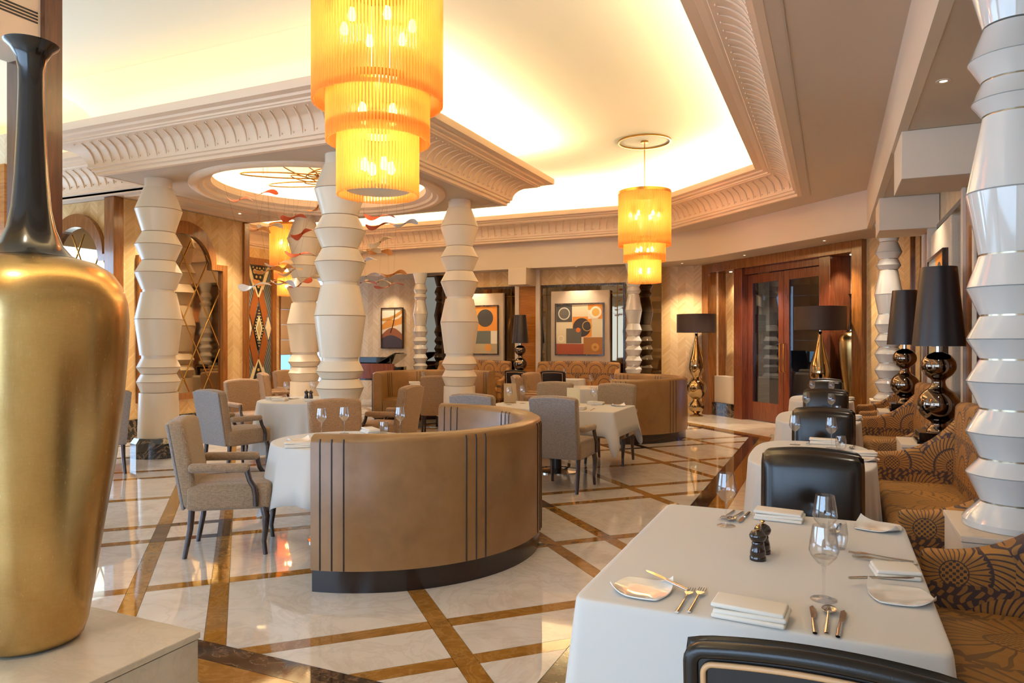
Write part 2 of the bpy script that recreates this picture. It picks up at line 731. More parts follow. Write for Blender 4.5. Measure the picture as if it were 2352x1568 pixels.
def face(dx, dy):
    """rotation about z that turns local +y towards (dx, dy)"""
    return math.atan2(dy, dx) - PI / 2

# ================================================================== FLOOR
ZT = 3.62      # soffit around the tray ceiling
ZL = 3.08      # low soffit over the seating bays
ZC = 4.65      # tray ceiling


def clip(poly, a, b, c):
    """keep a*x + b*y <= c"""
    out = []
    n = len(poly)
    for i in range(n):
        p, q = poly[i], poly[(i + 1) % n]
        dp, dq = a * p[0] + b * p[1] - c, a * q[0] + b * q[1] - c
        if dp <= 0:
            out.append(p)
        if (dp < 0) != (dq < 0) and abs(dp - dq) > 1e-9:
            t = dp / (dp - dq)
            out.append((p[0] + t * (q[0] - p[0]), p[1] + t * (q[1] - p[1])))
    return out


def area(poly):
    return 0.5 * abs(sum(poly[i][0] * poly[(i + 1) % len(poly)][1] - poly[(i + 1) % len(poly)][0] * poly[i][1] for i in range(len(poly))))


INNER = [(-1, 0, 11.55), (0, -1, -2.62), (1, 0, -1.18), (1, 1, 10.48), (0, 1, 13.55)]   # half planes of the lattice field


def field_planes(off):
    out = []
    for a, b, c in INNER:
        out.append((a, b, c + off * math.hypot(a, b)))
    return out


def floor_build():
    fl = struct('floor', MB().box(-13, -3.6, -0.2, 4.5, 20, -0.012), 'grout', 'polished marble floor with ochre inlaid lattice')
    S = 0.075
    us = []
    for k in range(-4, 4):
        pc = -0.51 + 3.87 * k
        us += [(pc - 0.33 - S, pc - 0.33 + S, 'p', k), (pc + 0.33 - S, pc + 0.33 + S, 'p', k), (pc + 1.90 - S, pc + 1.90 + S, 's', k)]
    vs = []
    for k in range(-2, 7):
        pc = 4.86 + 3.9 * k
        vs += [(pc - 0.33 - S, pc - 0.33 + S, 'p', k), (pc + 0.33 - S, pc + 0.33 + S, 'p', k), (pc + 1.95 - S, pc + 1.95 + S, 's', k)]

    def cells(st):
        st = sorted(st)
        out = []
        for i, a in enumerate(st):
            out.append((a[0], a[1], 'strip', a))
            if i + 1 < len(st):
                b = st[i + 1]
                inp = a[2] == 'p' and b[2] == 'p' and a[3] == b[3]
                out.append((a[1], b[0], 'in' if inp else 'gap', None))
        return out
    G = 0.0015
    cu, cv = cells(us), cells(vs)
    for a0, a1, ta, ia in cu:
        for b0, b1, tb, ib in cv:
            poly = [((u - v) / 2, (u + v) / 2) for u, v in ((a0 + G, b0 + G), (a1 - G, b0 + G), (a1 - G, b1 - G), (a0 + G, b1 - G))]
            for pl in INNER:
                poly = clip(poly, *pl)
                if len(poly) < 3:
                    break
            if len(poly) < 3 or area(poly) < 0.0008:
                continue
            inpa = ta == 'in' or (ta == 'strip' and ia[2] == 'p')
            inpb = tb == 'in' or (tb == 'strip' and ib[2] == 'p')
            if ta == 'strip' or tb == 'strip':
                dark = inpa and inpb
                obj('marble_strip' if ta != tb else 'marble_insert', MB().prism(poly, -0.012, 0), 'dark_marble' if dark else 'ochre_marble', fl, fixn=False)
            else:
                obj('marble_slab', MB().prism(poly, -0.012, 0), 'cream_marble', fl, fixn=False)
    # dark and ochre border bands round the lattice field
    for o0, o1, mt, nm in ((0.003, 0.155, 'dark_marble', 'dark_border_strip'), (0.158, 0.33, 'ochre_marble', 'ochre_border_strip')):
        big = [(-20, -20), (20, -20), (20, 30), (-20, 30)]
        inn = field_planes(o0)
        out = field_planes(o1)
        base = big
        for pl in out:
            base = clip(base, *pl)
        rest = base
        for a, b, c in inn:
            piece = clip(rest, -a, -b, -c)
            rest = clip(rest, a, b, c)
            if len(piece) > 2 and area(piece) > 0.01:
                obj(nm, MB().prism(piece, -0.012, 0), mt, fl, fixn=False)
    # plain aisle tiles outside the border
    outp = field_planes(0.333)
    T = 1.2
    for i in range(-11, 4):
        for j in range(-3, 15):
            x0, y0 = i * T + 0.31, j * T + 0.2
            rest = [(x0 + G, y0 + G), (x0 + T - G, y0 + G), (x0 + T - G, y0 + T - G), (x0 + G, y0 + T - G)]
            for a, b, c in outp:
                if len(rest) < 3:
                    break
                piece = clip(rest, -a, -b, -c)
                if len(piece) > 2 and area(piece) > 0.02:
                    obj('aisle_tile', MB().prism(piece, -0.012, 0), 'aisle_marble', fl, fixn=False)
                rest = clip(rest, a, b, c)
    return fl


floor_build()

# ================================================================== CEILING, CORNICE, SOFFITS
TRAY = [(-0.45, -1.6), (-0.45, 11.15), (-3.1, 13.8), (-11.9, 13.8), (-11.9, 9.7), (-8.57, 9.7), (-8.57, 10.1), (-4.62, 10.1),
        (-4.62, 6.1), (-8.57, 6.1), (-8.57, 6.95), (-11.9, 6.95), (-11.9, -1.6)]
cprof = [(0.0, ZT - 0.002), (0.0, 3.655), (0.035, 3.665), (0.035, 3.70), (0.06, 3.705)]
for i in range(1, 11):
    t = i / 10 * PI / 2
    cprof.append((0.06 + 0.30 * (1 - math.cos(t)), 3.705 + 0.235 * math.sin(t)))
cprof += [(0.37, 3.955), (0.395, 3.955), (0.40, 3.975), (0.46, 3.985), (0.47, 4.01), (0.565, 4.012), (0.57, 4.02), (0.57, 4.10), (0.53, 4.10), (0.53, 4.075), (-0.06, 4.075), (-0.06, ZT - 0.002)]
corn = struct('trim_1', MB().sweep(cprof, TRAY, closed=True), 'cornice', 'fluted plaster cornice edging the glowing tray ceiling', smooth=40)
# curved upper cove
struct('trim_2', MB().sweep([(-0.1, 4.075), (0.0, 4.075), (0.01, 4.25), (0.06, 4.40), (0.16, 4.52), (0.30, 4.60), (0.48, ZC - 0.001), (-0.1, ZC - 0.001)], TRAY, closed=True),
       'ceiling_cream', 'curved cream cove rising behind the cornice lip', smooth=50)
# hidden cove strip lamps
CP = [(0.30, 4.078), (0.40, 4.078), (0.40, 4.09), (0.30, 4.09)]
struct('trim_3', MB().sweep(CP, TRAY[0:4]), 'cove_light', 'warm strip lamp lying in the outer ceiling cove')
struct('trim_17', MB().sweep(CP, TRAY[3:9]), 'cove_light', 'warm strip lamp lying in the rear ceiling cove')
struct('trim_18', MB().sweep(CP, TRAY[8:13] + TRAY[0:1]), 'cove_light_low', 'dimmed strip lamp lying in the front ceiling cove')
struct('ceiling', MB().box(-12.6, -3.6, ZC, 4.5, 20, ZC + 0.12), 'ceiling_cream', 'glowing cream tray ceiling')

# flutes in the cornice
fm = MB()
pts, rads = [], []
for i in range(9):
    t = (0.10 + 0.78 * i / 8) * PI / 2
    pts.append((-0.055 + 0.085 * (i / 8) ** 1.5 * -1 + 0.06, 0.06 + 0.30 * (1 - math.cos(t)) + 0.004, 3.705 + 0.235 * math.sin(t) - 0.004))
    rads.append(0.004 + 0.009 * math.sin(PI * min(1, (i + 0.6) / 8.6)))
fm.tube(pts, rads, 6)
fm.lathe([(0.0, -0.012), (0.010, -0.006), (0.010, 0.006), (0, 0.012)], 6, (-0.035, 0.075, 3.76))
fm.lathe([(0.0, -0.01), (0.008, -0.005), (0.008, 0.005), (0, 0.01)], 6, (0.035, 0.315, 3.925))
fproto = None
for (a, b, s0, s1) in ((1, 0, 0, 1), (2, 1, 0, 1), (3, 2, 0.0, 1), (8, 7, 0, 1), (9, 8, 0, 1), (11, 10, 0.0, 1)):
    p, q = Vector(TRAY[b]), Vector(TRAY[a])
    d = (q - p)
    L = d.length
    d.normalize()
    n = int(L / 0.152)
    for i in range(n):
        u = (i + 0.5) / n * L
        pos = p + d * u
        if a == 1 and pos.y < 3.2:
            continue
        if fproto is None:
            o = obj('cornice_flute', fm, 'cornice', corn, smooth=60)
            fproto = o
        else:
            o = fproto.copy()
            COL.objects.link(o)
        o.location = (pos.x, pos.y, 0)
        o.rotation_euler = (0, 0, math.atan2(d.y, d.x))

# fascia path and soffits
FAS = [(0.46, -3.2), (0.46, 11.1), (-1.75, 13.31)] + [(-2.1, 13.64), (-2.45, 13.88), (-2.85, 14.03), (-3.3, 14.09)] + [(-12.2, 14.12)]
struct('trim_4', MB().sweep([(0.006, ZL - 0.004), (0.006, ZT + 0.02), (-0.06, ZT + 0.02), (-0.06, ZL - 0.004)], FAS), 'plaster', 'plain plaster fascia below the cornice', smooth=30)
tin = [(-0.45, -3.2), (-0.45, 11.15), (-2.15, 12.85), (-2.5, 13.2), (-2.7, 13.4), (-2.9, 13.6), (-3.1, 13.8), (-12.0, 13.8)]


def strip(p, q, z0, z1):
    n = len(p)
    vs = [(x, y, z0) for x, y in p] + [(x, y, z0) for x, y in q] + [(x, y, z1) for x, y in p] + [(x, y, z1) for x, y in q]
    fs = []
    for i in range(n - 1):
        fs += [(i, i + 1, n + i + 1, n + i), (2 * n + i, 3 * n + i, 3 * n + i + 1, 2 * n + i + 1)]
    return MB().add(vs, fs)


struct('ceiling_soffit', strip(tin, FAS, ZT, ZT + 0.05), 'soffit', 'flat plaster soffit around the tray ceiling')
struct('trim_5', MB().box(-0.29, -3.2, ZT - 0.006, -0.275, 11.2, ZT), 'soffit_dim', 'thin darker strip standing in for a groove shadow on the soffit')  # strip sits proud of the soffit; its darker tone paints the groove's shade
struct('ceiling_low', strip(FAS, [(1.9, -3.2), (1.9, 12.4), (1.9, 16.6), (0.5, 16.6), (-0.8, 16.6), (-2.0, 16.6), (-3.1, 16.6), (-12.2, 16.6)], ZL, ZL + 0.06), 'soffit_dim', 'low plaster soffit over the seating bays')
struct('ceiling_front', MB().box(-12.2, -3.4, ZT, -0.44, -1.55, ZT + 0.05), 'soffit', 'flat soffit near the front windows')

# canopy soffit with its round dome
CX, CY = -6.595, 8.1
RO = 1.56
sq, ci = [], []
NSEG = 96
x0, x1, y0, y1 = -8.57, -4.62, 6.1, 10.1
for k in range(NSEG):
    a = 2 * PI * k / NSEG
    dx, dy = math.cos(a), math.sin(a)
    tx = ((x1 if dx > 0 else x0) - CX) / dx if abs(dx) > 1e-9 else 1e9
    ty = ((y1 if dy > 0 else y0) - CY) / dy if abs(dy) > 1e-9 else 1e9
    t = min(tx, ty)
    sq.append((CX + dx * t, CY + dy * t, ZT + 0.005))
    ci.append((CX + dx * RO, CY + dy * RO, ZT + 0.005))
m = MB()
m.add(sq + ci + [(x, y, z + 0.04) for x, y, z in sq] + [(x, y, z + 0.04) for x, y, z in ci],
      [(k, (k + 1) % NSEG, NSEG + (k + 1) % NSEG, NSEG + k) for k in range(NSEG)] +
      [(2 * NSEG + k, 3 * NSEG + k, 3 * NSEG + (k + 1) % NSEG, 2 * NSEG + (k + 1) % NSEG) for k in range(NSEG)])
struct('ceiling_canopy', m, 'soffit_dim', 'square plaster canopy soffit carried by four columns')
struct('ceiling_link', MB().box(-12.0, 6.95, ZT + 0.005, -8.57, 9.7, ZT + 0.05), 'soffit', 'soffit linking the canopy to the left wall')
for k, ins in enumerate((0.14, 0.24, 0.34)):
    mm = MB()
    xa, xb, ya, yb = -9.5 + ins * 0.6, -8.62 - ins * 0.6, 7.0 + ins, 9.65 - ins
    mm.sweep([(0, ZT - 0.012), (0.03, ZT - 0.012), (0.03, ZT + 0.006), (0, ZT + 0.006)], [(xa, ya), (xb, ya), (xb, yb), (xa, yb)], closed=True)
    struct('trim_6', mm, 'cornice', 'nested rectangular moulding on the link soffit')
ring = [(1.74, ZT + 0.005), (1.74, ZT - 0.02), (1.70, ZT - 0.045), (1.64, ZT - 0.045), (1.62, ZT - 0.02), (1.56, ZT - 0.015), (1.54, ZT + 0.02),
        (1.50, ZT + 0.03), (1.46, ZT + 0.05), (1.46, ZT + 0.15), (1.50, ZT + 0.15), (1.50, ZT + 0.08), (1.58, ZT + 0.07), (1.58, ZT + 0.02)]
struct('trim_7', MB().lathe(ring, 72, (CX, CY, 0), False, False), 'cornice', 'stepped round moulding around the dome', smooth=40)
dome = [(1.72, ZT + 0.10)]
for i in range(0, 13):
    t = i / 12 * PI / 2
    dome.append((1.72 * math.cos(t), ZT + 0.10 + 0.75 * math.sin(t)))
struct('ceiling_dome', MB().lathe(dome, 64, (CX, CY, 0), False, False), 'dome_cream', 'shallow glowing dome above the hanging mobile', smooth=60)
struct('trim_8', MB().lathe([(1.53, ZT + 0.10), (1.57, ZT + 0.10), (1.57, ZT + 0.13), (1.53, ZT + 0.13), (1.53, ZT + 0.10)], 48, (CX, CY, 0), False, False), 'dome_light', 'ring strip lamp hidden in the dome rim')

# hanging bulkhead with slot diffuser and its dark post, left
bk = struct('trim_9', MB().box(-5.3, -3.2, 3.47, -4.95, 3.2, ZC), 'plaster', 'plaster bulkhead with a slot air diffuser')
for k in range(4):
    obj('diffuser_slot', MB().box(-4.951, -0.5, 3.735 - k * 0.022, -4.944, 3.1, 3.745 - k * 0.022), 'black', bk)
struct('trim_10', MB().box(-5.32, 3.12, 0, -4.90, 3.24, ZC), 'post_wood', 'dark wooden post edging the bulkhead')


# ================================================================== WALLS
def wbox(parent, name, mat, x0, y0, z0, x1, y1, z1, bevel=None, label=None):
    return obj(name, MB().box(x0, y0, z0, x1, y1, z1), mat, parent, bevel=bevel, label=label)


def arch_loop(w, zb, zs, aw, n=28):
    """stepped arch outline: half width w, bottom zb, shoulder zs, arch half width aw"""
    p = [(-w, zb), (w, zb), (w, zs), (aw, zs)]
    for i in range(n + 1):
        t = PI * i / n
        p.append((aw * math.cos(t), zs + 0.02 + aw * math.sin(t)))
    p += [(-aw, zs), (-w, zs)]
    return p


def arch_mirror(label, loc, rotz):
    t = thing('arched_mirror', label, 'mirror', loc, rotz, 'stepped arch mirrors')
    o = arch_loop(0.86, 0.57, 2.80, 0.62)
    i = arch_loop(0.76, 0.67, 2.70, 0.52)
    obj('mirror_frame', MB().ringprism(o, i, -0.07, 0.0), 'walnut', t, bevel=None)
    obj('mirror_glass', MB().wallprism(arch_loop(0.77, 0.66, 2.71, 0.53), -0.012, 0.0), 'mirror', t)
    # diamond lattice of beading on the glass
    W, Z0, Z1 = 0.75, 0.68, 3.2
    cell, hz = 0.50, 0.98
    for sgn in (-1, 1):
        for k in range(-6, 7):
            c0 = k * cell
            pts = []
            for q in range(0, 41):
                z = Z0 + (Z1 - Z0) * q / 40
                x = c0 + sgn * (z - 0.9) * cell / hz
                lim = W if z < 2.69 else math.sqrt(max(0, 0.51 ** 2 - (z - 2.72) ** 2)) if z < 3.22 else 0
                if abs(x) < lim:
                    pts.append((x, -0.016, z))
            if len(pts) > 2:
                obj('glass_bead', MB().tube([pts[0], pts[-1]], 0.009, 6), 'brass', t)
    return t


def niche(label_m, label_p, loc, rotz, kind):
    """mirror niche with a cream padded board and a painting; local x right, y into the wall"""
    t = thing('niche_mirror', label_m, 'mirror', loc, rotz, 'mirror niches along the walls')
    fr = [(-0.98, 0.66), (0.98, 0.66), (0.98, 2.74), (-0.98, 2.74)]
    fi = [(-0.93, 0.71), (0.93, 0.71), (0.93, 2.69), (-0.93, 2.69)]
    obj('mirror_frame', MB().ringprism(fr, fi, -0.03, 0.04), 'dark_wood', t)
    obj('mirror_glass', MB().box(-0.94, 0.0, 0.70, 0.94, 0.03, 2.70), 'mirror_dark', t)
    for x in (-0.80, 0.80):
        obj('mirror_bead', MB().box(x - 0.008, -0.012, 0.71, x + 0.008, 0.0, 2.69), 'brass_dark', t)
    for z in (2.52,):
        obj('mirror_bead', MB().box(-0.93, -0.012, z - 0.008, 0.93, 0.0, z + 0.008), 'brass_dark', t)
    p = thing('wall_painting', label_p, 'painting', loc, rotz, 'abstract paintings on padded boards')
    obj('padded_board', MB().rbox((0, -0.07, 1.78), (1.32, 0.10, 1.62), 0.02, 2), 'cream_cloth', p, smooth=40)
    fo = [(-0.55, 1.20), (0.55, 1.20), (0.55, 2.32), (-0.55, 2.32)]
    fi = [(-0.525, 1.225), (0.525, 1.225), (0.525, 2.295), (-0.525, 2.295)]
    obj('picture_frame', MB().ringprism(fo, fi, -0.165, -0.12), 'dark_wood', p)
    cv = obj('canvas', MB().box(-0.53, -0.15, 1.22, 0.53, -0.12, 2.30), flatmat('canvas_cream', '#d9c8a2', 0.7), p)

    def R_(x0, z0, x1, z1, c, d=1):
        obj('paint_patch', MB().box(x0, -0.15 - 0.0015 * d, z0, x1, -0.15, z1), flatmat('paint_' + c[1:], c, 0.7), cv)

    def O_(x, z, r, c, d=2, r2=None):
        k = 36
        if r2 is None:
            obj('paint_disc', MB().wallprism([(x + r * math.cos(2 * PI * i / k), z + r * math.sin(2 * PI * i / k)) for i in range(k)], -0.15 - 0.0015 * d, -0.15), flatmat('paint_' + c[1:], c, 0.7), cv)
        else:
            obj('paint_ring', MB().ringprism([(x + r * math.cos(2 * PI * i / k), z + r * math.sin(2 * PI * i / k)) for i in range(k)],
                                             [(x + r2 * math.cos(2 * PI * i / k), z + r2 * math.sin(2 * PI * i / k)) for i in range(k)], -0.15 - 0.0015 * d, -0.15), flatmat('paint_' + c[1:], c, 0.7), cv)
    if kind == 0:
        R_(-0.52, 1.92, -0.16, 2.29, '#4a4640')
        O_(-0.34, 2.10, 0.135, '#cfc6b4', 2, 0.112)
        O_(-0.34, 2.10, 0.112, '#5c574f', 2)
        R_(0.20, 1.98, 0.52, 2.29, '#d98a30')
        R_(0.20, 1.98, 0.42, 2.17, '#e0d2b4', 2)
        O_(0.37, 2.12, 0.125, '#efe3c8', 3)
        O_(0.37, 2.12, 0.085, '#d9a94e', 4)
        R_(-0.15, 1.60, 0.28, 2.03, '#d9872c')
        O_(0.06, 1.80, 0.20, '#3c322e', 2)
        O_(0.18, 1.83, 0.11, '#c29a52', 3, 0.095)
        R_(-0.29, 1.46, 0.05, 1.78, '#57524a', 4)
        O_(-0.02, 1.745, 0.05, '#d9702a', 5)
        R_(-0.52, 1.225, 0.10, 1.45, '#8f3f22', 3)
        R_(0.10, 1.225, 0.52, 1.59, '#96602a', 4)
        O_(0.36, 1.38, 0.085, '#b5833c', 5, 0.03)
        R_(-0.52, 1.46, -0.30, 1.66, '#d8c49a', 3)
        O_(-0.41, 1.56, 0.075, '#e6d7b4', 4, 0.05)
    else:
        R_(-0.02, 1.74, 0.52, 2.29, '#d98a30')
        O_(0.22, 2.03, 0.20, '#3d3834', 2)
        R_(-0.52, 1.6, -0.02, 2.29, '#a3a5a2')
        R_(-0.3, 1.45, 0.36, 1.74, '#5d6058', 2)
        R_(0.36, 1.45, 0.52, 1.74, '#e4d8bf', 2)
        R_(-0.52, 1.225, 0.52, 1.45, '#a89776')
        O_(0.30, 1.36, 0.085, '#c98a3f', 3)
    return t


FM = {}


def flatmat(name, c, r=0.6):
    if name not in FM:
        FM[name] = M(name, c, r).m
    return FM[name]


# --- left wall (runs along y) and the wall turning off it
wl = struct('wall_left', MB().box(0, 0.0, 0.0, 2.55, 0.2, ZT), 'herring', 'herringbone veneer wall behind the columns', loc=(-9.55, 7.1, 0), rotz=R(90))
wl2 = struct('wall_left_return', MB().box(-2.4, 0.0, 0, 0.0, 0.2, ZT), 'herring', 'herringbone veneer wall beside the gold vase', loc=(-9.6, 7.2, 0))
struct('baseboard_left', MB().box(-9.56, 7.1, 0, -9.52, 9.62, 0.33), 'black_marble', 'black veined marble skirting')
struct('baseboard_left_return', MB().box(-12.0, 7.16, 0, -9.55, 7.2, 0.33), 'black_marble')
struct('trim_11', MB().box(-9.74, 7.06, 0, -9.53, 7.22, ZT), 'walnut', 'dark wooden corner post', bevel=0.008)
struct('trim_12', MB().box(-9.62, 9.56, 0, -9.50, 9.68, ZT), 'walnut', 'dark wooden end post', bevel=0.008)
arch_mirror('arched mirror with stepped shoulders behind the left column', (-9.55, 8.29, 0), R(90))
arch_mirror('arched mirror partly hidden by the neck of the gold vase', (-10.5, 7.2, 0), 0)

# stub partition glimpsed beside the vase neck
sp = struct('wall_left_stub', MB().box(-4.4, 0.0, 0, 0.0, 0.18, 3.62), 'herring_pale', 'pale herringbone stub wall', loc=(-7.55, 4.5, 0))
fo = [(-1.6, 0.4), (-0.08, 0.4), (-0.08, 3.30), (-1.6, 3.30)]
fi = [(-1.5, 0.5), (-0.18, 0.5), (-0.18, 3.02), (-1.5, 3.02)]
obj('wood_frame', MB().ringprism(fo, fi, -0.05, 0.0), 'amber_wood', sp)
obj('frame_panel', MB().box(-1.5, -0.02, 0.5, -0.18, 0, 3.02), 'cream_cloth', sp)

# --- back-left window wall at x = -11.9
wb = struct('wall_window', MB().box(0, 0, 0, 3.35, 0.2, ZT), 'herring', 'veneered wall with inlaid panel', loc=(-11.9, 9.7, 0), rotz=R(90))
wb2 = struct('wall_window_head', MB().box(3.35, 0, 3.3, 4.6, 0.2, ZT), 'herring', 'wall above the shaded window', loc=(-11.9, 9.7, 0), rotz=R(90))
ip = thing('inlay_panel', 'tall inlaid panel of diamonds and crossed bands in a brown frame', 'wall panel', (-11.88, 12.33, 0), R(90))
obj('panel_frame', MB().ringprism([(-0.52, 0.25), (0.52, 0.25), (0.52, 3.38), (-0.52, 3.38)], [(-0.40, 0.37), (0.40, 0.37), (0.40, 3.22), (-0.40, 3.22)], -0.09, 0), 'walnut', ip)
obj('panel_ground', MB().box(-0.40, -0.03, 0.37, 0.40, 0, 3.22), 'ribbed_grey', ip)


def inlay(poly, c, d=1, nm='inlay_piece'):
    obj(nm, MB().wallprism(poly, -0.03 - 0.006 * d, -0.03), flatmat('inlay_' + c[1:], c, 0.45), ip)


zc = 1.80


def dia(x, z, w_, h_): return [(x - w_, z), (x, z - h_), (x + w_, z), (x, z + h_)]


def band(x0, z0, x1, z1, w_): return [(x0 - w_, z0), (x0 + w_, z0), (x1 + w_, z1), (x1 - w_, z1)]


for s in (-1, 1):
    # dark spandrels with dots, cream bands crossing
    inlay([(-0.22, zc + s * 1.40), (0.22, zc + s * 1.40), (0, zc + s * 0.75)], '#231b18', 1)
    inlay(band(-0.32, zc + s * 1.41, 0.0, zc + s * 0.62, 0.045), '#e3cf9f', 2, 'cream_band')
    inlay(band(0.32, zc + s * 1.41, 0.0, zc + s * 0.62, 0.045), '#e3cf9f', 2, 'cream_band')
    for sx in (-1, 1):
        inlay([(0.0 + sx * 0.005, zc + s * 0.66), (sx * 0.125, zc + s * 0.90), (sx * 0.28, zc + s * 0.34), (sx * 0.17, zc + s * 0.02)], '#8a4a17', 3, 'wood_lozenge')
        for (dx, dz, r) in ((0.11, 1.28, 0.055), (0.045, 1.36, 0.025), (0.16, 1.37, 0.022), (0.06, 1.16, 0.03), (0.0, 1.05, 0.045), (0.0, 0.94, 0.035)):
            if dx == 0.0 and sx < 0:
                continue
            inlay([(sx * dx + r * math.cos(2 * PI * i / 14), zc + s * dz + r * math.sin(2 * PI * i / 14)) for i in range(14)], '#c9a35a', 2, 'gold_dot')
inlay(dia(0, zc, 0.17, 0.50), '#2a201b', 4)
inlay(dia(0, zc, 0.10, 0.30), '#e3cf9f', 5)
inlay(dia(0, zc, 0.065, 0.20), '#a9905f', 6)
for i in range(24):
    k = i / 24 * 4
    q = int(k)
    f_ = k - q
    P4 = [(0.135, 0), (0, 0.40), (-0.135, 0), (0, -0.40)]
    a, b = P4[q], P4[(q + 1) % 4]
    x, z = a[0] + (b[0] - a[0]) * f_, zc + a[1] + (b[1] - a[1]) * f_
    inlay([(x + 0.014 * math.cos(2 * PI * j / 8), z + 0.014 * math.sin(2 * PI * j / 8)) for j in range(8)], '#d8c08a', 5, 'gold_dot')
for s in (-1, 1):
    inlay(dia(s * 0.30, zc, 0.085, 0.26), '#d8c29a', 4)
# window with roman blind
wn = sempty('window_1', (-11.9, 13.55, 0), R(90), 'tall window with a lowered roman blind')
obj('window_frame', MB().ringprism([(-0.5, 0.1), (0.5, 0.1), (0.5, 3.3), (-0.5, 3.3)], [(-0.46, 0.16), (0.46, 0.16), (0.46, 3.24), (-0.46, 3.24)], -0.02, 0.15), 'walnut', wn)
obj('window_mullion', MB().box(0.0, 0.02, 0.16, 0.09, 0.1, 3.24), 'chrome', wn)
obj('window_pane', MB().box(-0.46, 0.1, 0.16, 0.46, 0.12, 3.24), 'sky_pane', wn)
rb = thing('roman_blind', 'beige roman blind half lowered over the far window', 'blind', (-11.9, 13.55, 0), R(90))
for k in range(6):
    obj('blind_fold', MB().rbox((0, -0.05 - 0.004 * (k % 2), 1.36 + 0.36 * k), (0.98, 0.035, 0.355), 0.012, 2), 'blind', rb, smooth=40)

# --- back wall (alcove left, bay with niches, herringbone beside the portal)
struct('wall_back_alcove', MB().box(0, 0, 0, 3.2, 0.2, ZL), 'herring_pale', 'pale herringbone alcove wall behind the piano', loc=(-12.1, 15.3, 0))
wbk = struct('wall_back', MB().box(0, 0, 0, 5.75, 0.2, ZL), 'herring', 'back wall of herringbone veneer with mirror niches', loc=(-9.05, 14.62, 0))
struct('wall_back_side', MB().box(0, 0, 0, 0.9, 0.15, ZL), 'herring', loc=(-9.0, 14.62, 0), rotz=R(90))
struct('wall_back_right', MB().box(0, 0, 0, 1.3, 0.2, ZL), 'herring', 'herringbone wall beside the portal', loc=(-3.42, 15.05, 0))
for xx in (-8.67, -3.65):
    o = obj('mirror_strip', MB().box(xx + 9.05 - 0.2, -0.02, 0.45, xx + 9.05 + 0.46, 0.0, ZL - 0.02), 'mirror_dark', wbk)


def pier(parent, x):
    obj('wood_panel', MB().box(x - 0.2, -0.09, 0.0, x + 0.2, 0, 2.74), 'amber_wood', parent)
    for s in (-1, 1):
        obj('pier_edge', MB().box(x + s * 0.25 - 0.05, -0.11, 0, x + s * 0.25 + 0.05, 0, ZL), 'plaster', parent)


def stub(name, x0, y0, x1, y1):
    struct(name, MB().box(x0, y0, 2.72, x1, y1, ZL - 0.001), 'plaster', 'square plaster block under the low soffit', bevel=0.006)


pier(wbk, -6.15 + 9.05)
stub('trim_13', -6.36, 13.95, -5.94, 14.61)
niche('dark mirror niche at the back, right of the small black lamp', 'abstract painting of orange square and dark circle, right of back lamp', (-4.92, 14.60, 0), 0, 0)
niche('dark mirror niche at the back, left of the small black lamp', 'abstract painting with dark disc on orange, left of back lamp', (-7.38, 14.60, 0), 0, 1)

# painting in the alcove
pa = thing('wall_painting', 'tall dune painting in orange and white above the piano', 'painting', (-10.2, 15.28, 0), 0, 'abstract paintings')
obj('picture_frame', MB().ringprism([(-0.33, 1.32), (0.33, 1.32), (0.33, 2.36), (-0.33, 2.36)], [(-0.305, 1.345), (0.305, 1.345), (0.305, 2.335), (-0.305, 2.335)], -0.05, 0), 'dark_wood', pa)
cvs = obj('canvas', MB().box(-0.31, -0.03, 1.34, 0.31, 0, 2.34), flatmat('canvas_pale', '#e2d3b6', 0.7), pa)


def wave(zs, zt, c, d):
    n = 14
    lo = [(-0.305 + 0.61 * i / n, zs(i / n)) for i in range(n + 1)]
    hi = [(-0.305 + 0.61 * i / n, zt(i / n)) for i in range(n + 1)]
    obj('paint_band', MB().wallprism(lo + hi[::-1], -0.03 - 0.0015 * d, -0.03), flatmat('paint_' + c[1:], c, 0.7), cvs)


wave(lambda t: 1.346, lambda t: 1.50 + 0.16 * math.sin(PI * min(1, t * 0.8 + 0.15)), '#3c3440', 3)
wave(lambda t: 1.346, lambda t: 1.68 + 0.17 * math.sin(PI * t), '#8c5230', 2)
wave(lambda t: 1.80 + 0.15 * t, lambda t: 1.92 + 0.26 * t + 0.05 * math.sin(6 * t), '#d08a34', 1)
wave(lambda t: 2.02 + 0.2 * t * t, lambda t: 2.09 + 0.23 * t * t, '#b9812f', 1)
obj('paint_stroke', MB().tube([(0.08, -0.034, 2.33), (0.07, -0.034, 2.1), (0.02, -0.034, 1.9), (-0.05, -0.034, 1.72)], 0.012, 6), 'shade_brown', cvs)

# --- right wall
wr = struct('wall_right', MB().box(0, 0, 0, 15.4, 0.2, ZL), 'herring_pale', 'right wall of pale herringbone with mirror niches', loc=(1.06, 12.2, 0), rotz=R(-90))


def yl(y): return 12.2 - y


for yy in (6.40, 9.12, 3.65):
    pier(wr, yl(yy))
stub('trim_14', 0.48, 6.07, 1.055, 6.75)
stub('trim_15', 0.48, 8.79, 1.055, 9.45)
niche('dark mirror niche behind the second patterned sofa', 'abstract painting above the second patterned sofa', (1.05, 5.05, 0), R(-90), 0)
niche('dark mirror niche between the two big black lamps', 'abstract painting between the two big black lamps', (1.05, 7.75, 0), R(-90), 1)
obj('mirror_strip', MB().box(yl(11.3), -0.02, 0.45, yl(10.5), 0.0, ZL - 0.02), 'mirror_dark', wr)
obj('corner_post', MB().box(yl(11.45), -0.05, 0, yl(11.35), 0.0, ZL - 0.02), 'walnut', wr)

